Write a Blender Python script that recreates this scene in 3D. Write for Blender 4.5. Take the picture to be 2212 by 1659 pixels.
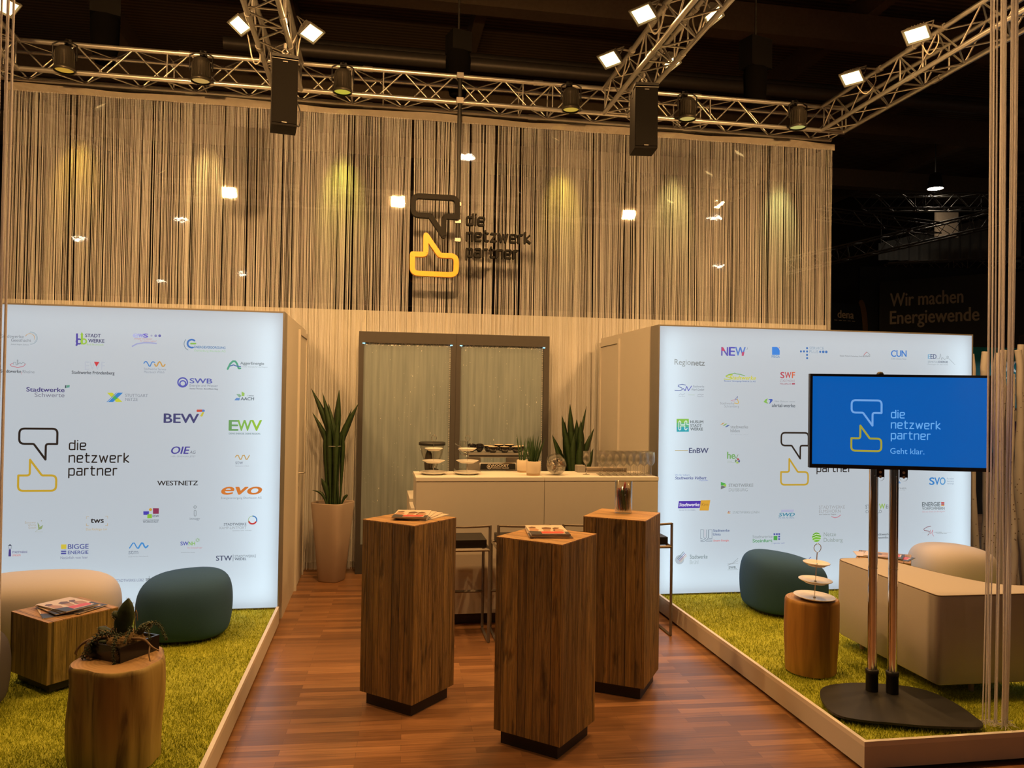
import bpy, math, random
import numpy as np
from mathutils import Vector, Matrix, Euler
from mathutils.geometry import tessellate_polygon

for o in list(bpy.data.objects):
    bpy.data.objects.remove(o)
SC = bpy.context.scene
COL = SC.collection
PI = math.pi
rnd = random.Random(11)

# ------------------------------------------------------------------ camera, world, exposure
def axis_cam():
    f, cx, cy = 1700.0, 1106.0, 829.5           # focal length and centre of the 2212 x 1659 frame
    Y = Vector((818 - cx, -(852 - cy), f)).normalized()
    X = Vector((11380 - cx, -(1012 - cy), f))
    X = (X - Y * X.dot(Y)).normalized()
    Z = Y.cross(X)
    if Z.y < 0: Z = -Z
    return X, Y, Z, f
_X, _Y, _Z, _f = axis_cam()
cam_data = bpy.data.cameras.new('camera')
cam_data.sensor_fit = 'HORIZONTAL'
cam_data.sensor_width = 36.0
cam_data.lens = _f * 36.0 / 2212.0
cam_data.clip_start = 0.05
cam_data.clip_end = 200
cam = bpy.data.objects.new('camera', cam_data)
COL.objects.link(cam)
right = Vector((_X.x, _Y.x, _Z.x)); up = Vector((_X.y, _Y.y, _Z.y)); fwd = Vector((_X.z, _Y.z, _Z.z))
cm = Matrix.Identity(4)
for i in range(3):
    cm[i][0] = right[i]; cm[i][1] = up[i]; cm[i][2] = -fwd[i]
cm[2][3] = 1.85
cam.matrix_world = cm
SC.camera = cam

SC.view_settings.view_transform = 'Standard'
SC.view_settings.look = 'None'
SC.view_settings.gamma = 1.0
SC.view_settings.use_curve_mapping = False
SC.view_settings.exposure = 0.0
world = bpy.data.worlds.new('hall_dark')
SC.world = world
world.use_nodes = True
world.node_tree.nodes['Background'].inputs[0].default_value = (0.9, 0.75, 0.6, 1)
world.node_tree.nodes['Background'].inputs[1].default_value = 0.02
SC.cycles.max_bounces = 9
SC.cycles.diffuse_bounces = 3
SC.cycles.glossy_bounces = 3
SC.cycles.transmission_bounces = 8
SC.cycles.transparent_max_bounces = 12
SC.cycles.sample_clamp_indirect = 3.0
SC.cycles.caustics_reflective = False
SC.cycles.caustics_refractive = False
SC.cycles.use_denoising = True
SC.cycles.use_adaptive_sampling = True
SC.cycles.adaptive_threshold = 0.03

WARM = (1.0, 0.53, 0.185)       # the booth's halogen floodlights
FLOOD_W = 23.0                  # booth floods on the cross trusses
FRONT_W = 70.0                  # floods on the front truss, thrown at the back wall
NEAR_W = 48.0                   # unseen floods added for more light on the near half
CAN_W = 190.0                    # coloured cans over the string curtain
HALL_W = 4.0                   # hall ceiling lamps

# ------------------------------------------------------------------ materials
def srgb(h):
    v = [int(h[i:i + 2], 16) / 255 for i in (0, 2, 4)]
    return tuple(((c / 12.92) if c <= 0.04045 else ((c + 0.055) / 1.055) ** 2.4) for c in v)

MATS = {}
def new_mat(name):
    m = bpy.data.materials.new(name)
    m.use_nodes = True
    nt = m.node_tree
    return m, nt, nt.nodes['Principled BSDF']

def N(nt, kind, **kw):
    n = nt.nodes.new(kind)
    for k, v in kw.items():
        if k.startswith('i_'):
            n.inputs[int(k[2:]) if k[2:].isdigit() else k[2:]].default_value = v
        else:
            setattr(n, k, v)
    return n

def simple(name, rgb, rough=0.5, metal=0.0, var=0.12, scale=14.0, bump=0.0, spec=0.5, stretch=None):
    """plain material with a faint two-tone mottling and optional bump"""
    if name in MATS: return MATS[name]
    m, nt, b = new_mat(name)
    L = nt.links
    tc = N(nt, 'ShaderNodeTexCoord')
    mp = N(nt, 'ShaderNodeMapping')
    if stretch: mp.inputs['Scale'].default_value = stretch
    no = N(nt, 'ShaderNodeTexNoise'); no.inputs['Scale'].default_value = scale; no.inputs['Detail'].default_value = 4
    L.new(tc.outputs['Object'], mp.inputs['Vector']); L.new(mp.outputs['Vector'], no.inputs['Vector'])
    mx = N(nt, 'ShaderNodeMix', data_type='RGBA')
    mx.inputs['A'].default_value = tuple(c * (1 - var) for c in rgb) + (1,)
    mx.inputs['B'].default_value = tuple(min(1, c * (1 + var)) for c in rgb) + (1,)
    L.new(no.outputs['Fac'], mx.inputs['Factor']); L.new(mx.outputs['Result'], b.inputs['Base Color'])
    b.inputs['Roughness'].default_value = rough
    b.inputs['Metallic'].default_value = metal
    b.inputs['Specular IOR Level'].default_value = spec
    if bump:
        bp = N(nt, 'ShaderNodeBump'); bp.inputs['Strength'].default_value = bump; bp.inputs['Distance'].default_value = 0.01
        L.new(no.outputs['Fac'], bp.inputs['Height']); L.new(bp.outputs['Normal'], b.inputs['Normal'])
    MATS[name] = m
    return m

def soft_fibre(m, k):
    """loose fibres let part of the light through"""
    nt = m.node_tree; L = nt.links; b = nt.nodes['Principled BSDF']
    tr = N(nt, 'ShaderNodeBsdfTranslucent'); mx = N(nt, 'ShaderNodeMixShader'); mx.inputs[0].default_value = k
    L.new(b.inputs['Base Color'].links[0].from_socket, tr.inputs['Color'])
    L.new(b.outputs[0], mx.inputs[1]); L.new(tr.outputs[0], mx.inputs[2]); L.new(mx.outputs[0], nt.nodes['Material Output'].inputs['Surface'])
    return m

def glow(name, rgb, strength):
    if name in MATS: return MATS[name]
    m, nt, b = new_mat(name)
    b.inputs['Base Color'].default_value = (0.02, 0.02, 0.02, 1)
    b.inputs['Emission Color'].default_value = tuple(rgb) + (1,)
    b.inputs['Emission Strength'].default_value = strength
    MATS[name] = m
    return m

def ink(h, k=0.86):
    """print on a back-lit fabric: lets the light behind it through in its own colour"""
    return glow('ink_' + h, srgb(h), k)

def glass(name, rgb=(1, 1, 1), rough=0.0):
    if name in MATS: return MATS[name]
    m, nt, b = new_mat(name)
    L = nt.links
    nt.nodes.remove(b)
    out = nt.nodes['Material Output']
    tr = N(nt, 'ShaderNodeBsdfTransparent'); tr.inputs['Color'].default_value = tuple(rgb) + (1,)
    gl = N(nt, 'ShaderNodeBsdfGlossy'); gl.inputs['Roughness'].default_value = rough + 0.02
    lw = N(nt, 'ShaderNodeLayerWeight')
    pw = N(nt, 'ShaderNodeMath', operation='POWER'); L.new(lw.outputs['Facing'], pw.inputs[0]); pw.inputs[1].default_value = 3.0
    fr = N(nt, 'ShaderNodeMath', operation='MULTIPLY_ADD'); L.new(pw.outputs[0], fr.inputs[0]); fr.inputs[1].default_value = 0.9; fr.inputs[2].default_value = 0.05
    mx = N(nt, 'ShaderNodeMixShader')
    L.new(fr.outputs[0], mx.inputs[0]); L.new(tr.outputs[0], mx.inputs[1]); L.new(gl.outputs[0], mx.inputs[2])
    L.new(mx.outputs[0], out.inputs['Surface'])
    MATS[name] = m
    return m

def crystal(name, k=0.45):
    """thick clear glass: part true refraction, part straight-through"""
    if name in MATS: return MATS[name]
    m, nt, b = new_mat(name); L = nt.links
    nt.nodes.remove(b)
    tr = N(nt, 'ShaderNodeBsdfTransparent'); tr.inputs['Color'].default_value = (.98, .98, .97, 1)
    gl = N(nt, 'ShaderNodeBsdfGlass'); gl.inputs['IOR'].default_value = 1.48; gl.inputs['Roughness'].default_value = 0.01
    mx = N(nt, 'ShaderNodeMixShader'); mx.inputs[0].default_value = k
    L.new(tr.outputs[0], mx.inputs[1]); L.new(gl.outputs[0], mx.inputs[2]); L.new(mx.outputs[0], nt.nodes['Material Output'].inputs['Surface'])
    MATS[name] = m
    return m

def plank_mat(name, tones, width=0.062, dark=0.5, rough=0.6, stain=0.5):
    """old boards running along v of the uv map (metres); tones = list of rgb per board"""
    if name in MATS: return MATS[name]
    m, nt, b = new_mat(name)
    L = nt.links
    uv = N(nt, 'ShaderNodeUVMap')
    sx = N(nt, 'ShaderNodeSeparateXYZ'); L.new(uv.outputs[0], sx.inputs[0])
    oi = N(nt, 'ShaderNodeObjectInfo')
    ad = N(nt, 'ShaderNodeMath', operation='MULTIPLY_ADD'); L.new(oi.outputs['Random'], ad.inputs[0]); ad.inputs[1].default_value = 7.3; L.new(sx.outputs[0], ad.inputs[2])
    # uneven board widths: warp u a little before cutting it
    wn = N(nt, 'ShaderNodeMath', operation='SINE'); w1 = N(nt, 'ShaderNodeMath', operation='MULTIPLY'); L.new(ad.outputs[0], w1.inputs[0]); w1.inputs[1].default_value = 31.0
    L.new(w1.outputs[0], wn.inputs[0])
    w2 = N(nt, 'ShaderNodeMath', operation='MULTIPLY_ADD'); L.new(wn.outputs[0], w2.inputs[0]); w2.inputs[1].default_value = width * 0.3; L.new(ad.outputs[0], w2.inputs[2])
    dv = N(nt, 'ShaderNodeMath', operation='DIVIDE'); L.new(w2.outputs[0], dv.inputs[0]); dv.inputs[1].default_value = width
    fl = N(nt, 'ShaderNodeMath', operation='FLOOR'); L.new(dv.outputs[0], fl.inputs[0])
    fr = N(nt, 'ShaderNodeMath', operation='FRACT'); L.new(dv.outputs[0], fr.inputs[0])
    wh = N(nt, 'ShaderNodeTexWhiteNoise', noise_dimensions='1D'); L.new(fl.outputs[0], wh.inputs['W'])
    ra = N(nt, 'ShaderNodeValToRGB')
    cr = ra.color_ramp
    while len(cr.elements) < len(tones): cr.elements.new(0.5)
    for i, t in enumerate(tones):
        cr.elements[i].position = i / (len(tones) - 1); cr.elements[i].color = tuple(t) + (1,)
    L.new(wh.outputs['Value'], ra.inputs['Fac'])
    # grain: noise stretched along the board, offset per board
    cb = N(nt, 'ShaderNodeCombineXYZ')
    gu = N(nt, 'ShaderNodeMath', operation='MULTIPLY'); L.new(ad.outputs[0], gu.inputs[0]); gu.inputs[1].default_value = 48
    gv = N(nt, 'ShaderNodeMath', operation='MULTIPLY'); L.new(sx.outputs[1], gv.inputs[0]); gv.inputs[1].default_value = 2.6
    gw = N(nt, 'ShaderNodeMath', operation='MULTIPLY'); L.new(wh.outputs['Value'], gw.inputs[0]); gw.inputs[1].default_value = 40
    L.new(gu.outputs[0], cb.inputs[0]); L.new(gv.outputs[0], cb.inputs[1]); L.new(gw.outputs[0], cb.inputs[2])
    no = N(nt, 'ShaderNodeTexNoise'); no.inputs['Scale'].default_value = 1.0; no.inputs['Detail'].default_value = 6; no.inputs['Roughness'].default_value = 0.65; no.inputs['Distortion'].default_value = 0.6
    L.new(cb.outputs[0], no.inputs['Vector'])
    gr = N(nt, 'ShaderNodeMapRange'); gr.inputs[1].default_value = 0.35; gr.inputs[2].default_value = 0.62; gr.inputs[3].default_value = 1 - dark; gr.inputs[4].default_value = 1.12
    L.new(no.outputs['Fac'], gr.inputs[0])
    # weathered stains and knots
    cb2 = N(nt, 'ShaderNodeCombineXYZ')
    su = N(nt, 'ShaderNodeMath', operation='MULTIPLY'); L.new(ad.outputs[0], su.inputs[0]); su.inputs[1].default_value = 16
    sv = N(nt, 'ShaderNodeMath', operation='MULTIPLY'); L.new(sx.outputs[1], sv.inputs[0]); sv.inputs[1].default_value = 4.5
    L.new(su.outputs[0], cb2.inputs[0]); L.new(sv.outputs[0], cb2.inputs[1]); L.new(gw.outputs[0], cb2.inputs[2])
    n2 = N(nt, 'ShaderNodeTexNoise'); n2.inputs['Scale'].default_value = 1.0; n2.inputs['Detail'].default_value = 3
    L.new(cb2.outputs[0], n2.inputs['Vector'])
    st = N(nt, 'ShaderNodeMapRange'); st.inputs[1].default_value = 0.58; st.inputs[2].default_value = 0.72; st.inputs[3].default_value = 1.0; st.inputs[4].default_value = 1 - stain
    L.new(n2.outputs['Fac'], st.inputs[0])
    # dark joint between boards
    e1 = N(nt, 'ShaderNodeMath', operation='SUBTRACT'); L.new(fr.outputs[0], e1.inputs[0]); e1.inputs[1].default_value = 0.5
    e2 = N(nt, 'ShaderNodeMath', operation='ABSOLUTE'); L.new(e1.outputs[0], e2.inputs[0])
    e3 = N(nt, 'ShaderNodeMapRange'); e3.inputs[1].default_value = 0.455; e3.inputs[2].default_value = 0.49; e3.inputs[3].default_value = 1.0; e3.inputs[4].default_value = 0.32
    L.new(e2.outputs[0], e3.inputs[0])
    m1 = N(nt, 'ShaderNodeMath', operation='MULTIPLY'); L.new(gr.outputs[0], m1.inputs[0]); L.new(st.outputs[0], m1.inputs[1])
    m2 = N(nt, 'ShaderNodeMath', operation='MULTIPLY'); L.new(m1.outputs[0], m2.inputs[0]); L.new(e3.outputs[0], m2.inputs[1])
    vm = N(nt, 'ShaderNodeVectorMath', operation='SCALE'); L.new(ra.outputs['Color'], vm.inputs[0]); L.new(m2.outputs[0], vm.inputs['Scale'])
    L.new(vm.outputs[0], b.inputs['Base Color'])
    b.inputs['Roughness'].default_value = rough
    bp = N(nt, 'ShaderNodeBump'); bp.inputs['Strength'].default_value = 0.5; bp.inputs['Distance'].default_value = 0.02
    L.new(m2.outputs[0], bp.inputs['Height']); L.new(bp.outputs['Normal'], b.inputs['Normal'])
    MATS[name] = m
    return m

# ------------------------------------------------------------------ mesh builder
class MB:
    def __init__(s):
        s.v = []; s.f = []; s.m = []; s.s = []; s.uv = []
    def add(s, verts, faces, mat=0, smooth=False, uvs=None):
        b = len(s.v); s.v += [tuple(p) for p in verts]
        for i, f in enumerate(faces):
            s.f.append(tuple(b + k for k in f)); s.m.append(mat); s.s.append(smooth)
            s.uv.append(uvs[i] if uvs else [(0.0, 0.0)] * len(f))
        return s
    def box(s, x0, x1, y0, y1, z0, z1, mat=0, top=None):
        P = [(x0, y0, z0), (x1, y0, z0), (x1, y1, z0), (x0, y1, z0), (x0, y0, z1), (x1, y0, z1), (x1, y1, z1), (x0, y1, z1)]
        F = [(0, 3, 2, 1), (4, 5, 6, 7), (0, 1, 5, 4), (2, 3, 7, 6), (1, 2, 6, 5), (3, 0, 4, 7)]
        for k, f in enumerate(F):
            ax = (0, 1) if k < 2 else ((0, 2) if k < 4 else (1, 2))
            off = (0, 0, 0.0, 1.7, 3.1, 4.9)[k]
            s.add([P[i] for i in f], [(0, 1, 2, 3)], (top if (top is not None and k == 1) else mat), False,
                  [[(P[i][ax[0]] + off, P[i][ax[1]]) for i in f]])
        return s
    def tube(s, pts, r, n=8, mat=0, cap=True, smooth=True):
        pts = [Vector(p) for p in pts]
        k = len(pts)
        R = r if isinstance(r, (list, tuple)) else [r] * k
        t0 = (pts[1] - pts[0]).normalized()
        a = Vector((0, 0, 1)) if abs(t0.z) < 0.9 else Vector((1, 0, 0))
        u = t0.cross(a).normalized()
        V = []; 
        for i, p in enumerate(pts):
            if i == 0: t = t0
            elif i == k - 1: t = (pts[-1] - pts[-2]).normalized()
            else: t = ((pts[i + 1] - p).normalized() + (p - pts[i - 1]).normalized()).normalized()
            u = (u - t * u.dot(t)).normalized(); w = t.cross(u)
            for j in range(n):
                c = 2 * PI * j / n
                V.append(p + (u * math.cos(c) + w * math.sin(c)) * R[i])
        F = []
        for i in range(k - 1):
            for j in range(n):
                F.append((i * n + j, i * n + (j + 1) % n, (i + 1) * n + (j + 1) % n, (i + 1) * n + j))
        s.add(V, F, mat, smooth)
        if cap:
            s.add(V[:n], [tuple(range(n - 1, -1, -1))], mat); s.add(V[-n:], [tuple(range(n))], mat)
        return s
    def bar(s, p0, p1, w, mat=0):
        """square bar between two points"""
        return s.tube([p0, p1], w * 0.7071, 4, mat, True, False)
    def lathe(s, prof, n=24, mat=0, c=(0, 0, 0), smooth=True, shape=None):
        V = []; F = []
        for i, (r, z) in enumerate(prof):
            for j in range(n):
                a = 2 * PI * j / n
                k = shape(a, z) if shape else 1.0
                V.append((c[0] + r * k * math.cos(a), c[1] + r * k * math.sin(a), c[2] + z))
        for i in range(len(prof) - 1):
            for j in range(n):
                F.append((i * n + j, i * n + (j + 1) % n, (i + 1) * n + (j + 1) % n, (i + 1) * n + j))
        per = 2 * PI * max(p[0] for p in prof)
        U = [[((f % n) / n * per, V[f][2]) for f in ff] for ff in F]
        return s.add(V, F, mat, smooth, U)
    def prism(s, poly, z0, z1, mat=0, top=None):
        n = len(poly)
        V = [(x, y, z0) for x, y in poly] + [(x, y, z1) for x, y in poly]
        s.add(V, [tuple(range(n - 1, -1, -1))], mat)
        s.add(V, [tuple(range(n, 2 * n))], mat if top is None else top, False, [[(x, y) for x, y in poly]])
        s.add(V, [(i, (i + 1) % n, n + (i + 1) % n, n + i) for i in range(n)], mat)
        return s
    def xform(s, M, start=0):
        s.v[start:] = [tuple(M @ Vector(p)) for p in s.v[start:]]
        return s
    def build(s, name, mats, parent=None, loc=None, rot=None, bevel=0, sub=0):
        me = bpy.data.meshes.new(name)
        me.from_pydata(s.v, [], s.f)
        for m in (mats if isinstance(mats, (list, tuple)) else [mats]): me.materials.append(m)
        me.polygons.foreach_set('material_index', s.m)
        me.polygons.foreach_set('use_smooth', s.s)
        ul = me.uv_layers.new(name='UVMap')
        ul.data.foreach_set('uv', [c for f in s.uv for p in f for c in p])
        me.update()
        o = bpy.data.objects.new(name, me)
        COL.objects.link(o)
        if parent: o.parent = parent
        if loc: o.location = loc
        if rot: o.rotation_euler = rot
        if bevel:
            b = o.modifiers.new('edge', 'BEVEL'); b.width = bevel; b.segments = 2; b.limit_method = 'ANGLE'; b.angle_limit = 0.7
        if sub:
            b = o.modifiers.new('sub', 'SUBSURF'); b.levels = sub; b.render_levels = sub
        return o

def tag(o, label=None, cat=None, group=None, kind=None):
    if label: o['label'] = label
    if cat: o['category'] = cat
    if group: o['group'] = group
    if kind: o['kind'] = kind
    return o

def thing(name, label, cat, loc=(0, 0, 0), rotz=0.0, group=None):
    o = bpy.data.objects.new(name, None)
    o.empty_display_size = 0.1
    COL.objects.link(o)
    o.location = loc; o.rotation_euler = (0, 0, rotz)
    return tag(o, label, cat, group)

def kids(o): return [c for c in bpy.data.objects if c.parent == o]

def copy_tree(o, parent=None):
    c = o.copy(); COL.objects.link(c)
    if parent: c.parent = parent
    for ch in kids(o): copy_tree(ch, c)
    return c

def dup(o, loc=None, rotz=None, label=None, group=None):
    c = copy_tree(o)
    if loc is not None: c.location = loc
    if rotz is not None: c.rotation_euler = (0, 0, rotz)
    return tag(c, label, None, group)

def struct(name, mb, mats, label, cat, bevel=0, parent=None):
    o = mb.build(name, mats, parent, bevel=bevel)
    if not parent: tag(o, label, cat, None, 'structure')
    return o

def smooth_path(pts, it=2):
    pts = [Vector(p) for p in pts]
    for _ in range(it):
        q = [pts[0]]
        for a, b in zip(pts[:-1], pts[1:]):
            q += [a * 0.75 + b * 0.25, a * 0.25 + b * 0.75]
        pts = q + [pts[-1]]
    return pts

# ------------------------------------------------------------------ flat lettering and marks, drawn in (x, z) and mapped into place
def flat_stroke(mb, pts, w, mat, depth=0.0, closed=False, n=8):
    """ribbon of width w with round joints in the x-z plane facing -y; depth > 0 makes it solid"""
    P = [Vector((p[0], p[1])) for p in pts]
    segs = list(zip(P[:-1], P[1:])) + ([(P[-1], P[0])] if closed else [])
    cnt = [0]
    def plate(poly):
        k = len(poly)
        cnt[0] += 1
        y0 = -0.0004 * (cnt[0] % 24) if depth else -0.00002 * (cnt[0] % 9)   # neighbouring pieces never share a plane
        F = [(p[0], y0, p[1]) for p in poly]
        mb.add(F, [tuple(range(k))], mat)
        if depth:
            B = [(p[0], depth, p[1]) for p in poly]
            mb.add(F + B, [tuple(range(2 * k - 1, k - 1, -1))] + [(j, j + k, (j + 1) % k + k, (j + 1) % k) for j in range(k)], mat)
    for a, b in segs:
        d = b - a
        if d.length < 1e-9: continue
        d.normalize(); nrm = Vector((-d.y, d.x)) * (w / 2)
        plate([a - nrm, b - nrm, b + nrm, a + nrm])
    for p in P:
        plate([p + Vector((math.cos(2 * PI * j / n), math.sin(2 * PI * j / n))) * (w / 2) for j in range(n)])

_fc = bpy.data.curves.new('lettering', 'FONT')
_fo = bpy.data.objects.new('lettering', _fc)
def text_faces(body, bold=0.0, italic=0.0):
    _fc.body = body; _fc.size = 1.0; _fc.resolution_u = 4; _fc.offset = bold; _fc.shear = italic
    me = bpy.data.meshes.new_from_object(_fo)
    V = [(v.co.x, v.co.y) for v in me.vertices]; F = [tuple(p.vertices) for p in me.polygons]
    bpy.data.meshes.remove(me)
    return V, F
def put_text(mb, body, x, z, width, cap, mat, style='', y=0.0):
    V, F = text_faces(body, 0.0, 0.22 if 'i' in style else 0.0)
    x0 = min(v[0] for v in V); x1 = max(v[0] for v in V)
    sx = width / (x1 - x0) if width else cap / 0.682
    sz = cap / 0.682
    for k, (ox, oz) in enumerate(((0, 0), (-.022, 0), (.022, 0), (0, .012), (0, -.012)) if 'b' in style else ((0, 0),)):   # heavier weight by layering
        mb.add([(x + (v[0] - x0 + ox) * sx, y - 2e-5 * k, z + (v[1] + oz) * sz) for v in V], F, mat)

GLYPH = {  # stroke letters of the round sans used in the wordmark; x-height 1
    'd': (0.75, [[(0.75, 0.93), (0.42, 1), (0, 1), (0, 0.5), (0, 0), (0.42, 0), (0.75, 0.04)]], [[(0.75, 1.38), (0.75, 0)]]),
    'i': (0.0, [], [[(0, 1), (0, 0)], [(0, 1.36), (0, 1.37)]]),
    'e': (0.75, [[(0, 0.5), (0.75, 0.5), (0.75, 1), (0.38, 1), (0, 1), (0, 0.5), (0, 0), (0.36, 0), (0.7, 0)]], []),
    'n': (0.75, [[(0, 0.9), (0.35, 1), (0.75, 1.02), (0.75, 0.55)]], [[(0, 1), (0, 0)], [(0.75, 0.6), (0.75, 0)]]),
    't': (0.55, [[(0.15, 0.5), (0.15, 0), (0.55, 0)]], [[(0.15, 1.33), (0.15, 0.45)], [(0, 1), (0.55, 1)]]),
    'z': (0.7, [], [[(0.02, 1), (0.66, 1), (0, 0), (0.7, 0)]]),
    'w': (1.12, [], [[(0, 1), (0.27, 0), (0.56, 0.92), (0.85, 0), (1.12, 1)]]),
    'r': (0.48, [[(0, 0.6), (0, 1), (0.48, 1)]], [[(0, 1), (0, 0)]]),
    'k': (0.66, [], [[(0, 1.38), (0, 0)], [(0.6, 1), (0.06, 0.45), (0.66, 0)]]),
    'p': (0.75, [[(0, 0.93), (0.33, 1), (0.75, 1), (0.75, 0.5), (0.75, 0), (0.33, 0), (0, 0.06)]], [[(0, 1), (0, -0.38)]]),
    'a': (0.7, [[(0.06, 1), (0.4, 1), (0.7, 1.02), (0.7, 0.6)], [(0.7, 0.56), (0.3, 0.56), (0, 0.58), (0, 0.28), (0, 0), (0.35, 0), (0.7, 0.06)]], [[(0.7, 0.65), (0.7, 0)]]),
}
def word(mb, txt, x, z, xh, w, mat, depth=0.0, n=8):
    cx = x
    for ch in txt:
        adv, soft, hard = GLYPH[ch]
        for p in soft:
            q = smooth_path([(a, b, 0) for a, b in p], 3)
            flat_stroke(mb, [(cx + v.x * xh, z + v.y * xh) for v in q], w, mat, depth, n=n)
        for p in hard:
            flat_stroke(mb, [(cx + a * xh, z + b * xh) for a, b in p], w, mat, depth, n=n)
        cx += (adv + 0.385) * xh
def round_path(pts, rs, k=5):
    """closed polygon with per-corner radius"""
    out = []
    n = len(pts)
    for i in range(n):
        p = Vector(pts[i]); a = Vector(pts[i - 1]); b = Vector(pts[(i + 1) % n]); r = rs[i]
        if not r: out.append(p); continue
        d1 = (a - p).normalized() * min(r, (a - p).length * .49); d2 = (b - p).normalized() * min(r, (b - p).length * .49)
        for j in range(k + 1):
            t = j / k
            out.append((p + d1) * (1 - t) ** 2 + p * 2 * t * (1 - t) + (p + d2) * t * t)
    return out
BUBBLE = ([(0.03, 1.70), (0.97, 1.70), (0.97, 1.29), (0.69, 1.29), (0.69, 0.87), (0.39, 1.29), (0.03, 1.29)], [.13, .13, 0, .07, 0, .03, .13])
def bubble_path(flip):
    P = BUBBLE[0]
    if flip: P = [(1.0 - x - 0.0, 1.735 - z) for x, z in P]
    return round_path(P, BUBBLE[1])
def emblem(mb, x, z, s, m_top, m_low, m_txt, w=0.055, depth=0.0, words=(0, 1, 2)):
    """two facing speech bubbles and the three-line wordmark; s = width of a bubble in metres, (x, z) lower left corner"""
    for flip, m in ((False, m_top), (True, m_low)):
        if m is None: continue
        flat_stroke(mb, [(x + p.x * s, z + p.y * s) for p in bubble_path(flip)], w * s, m, depth, True)
    if m_txt is not None:
        for k, (t, bz) in enumerate((('die', 1.14), ('netzwerk', 0.80), ('partner', 0.45))):
            if k in words: word(mb, t, x + 1.28 * s, z + bz * s, 0.178 * s, 0.034 * s, m_txt, depth)
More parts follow.
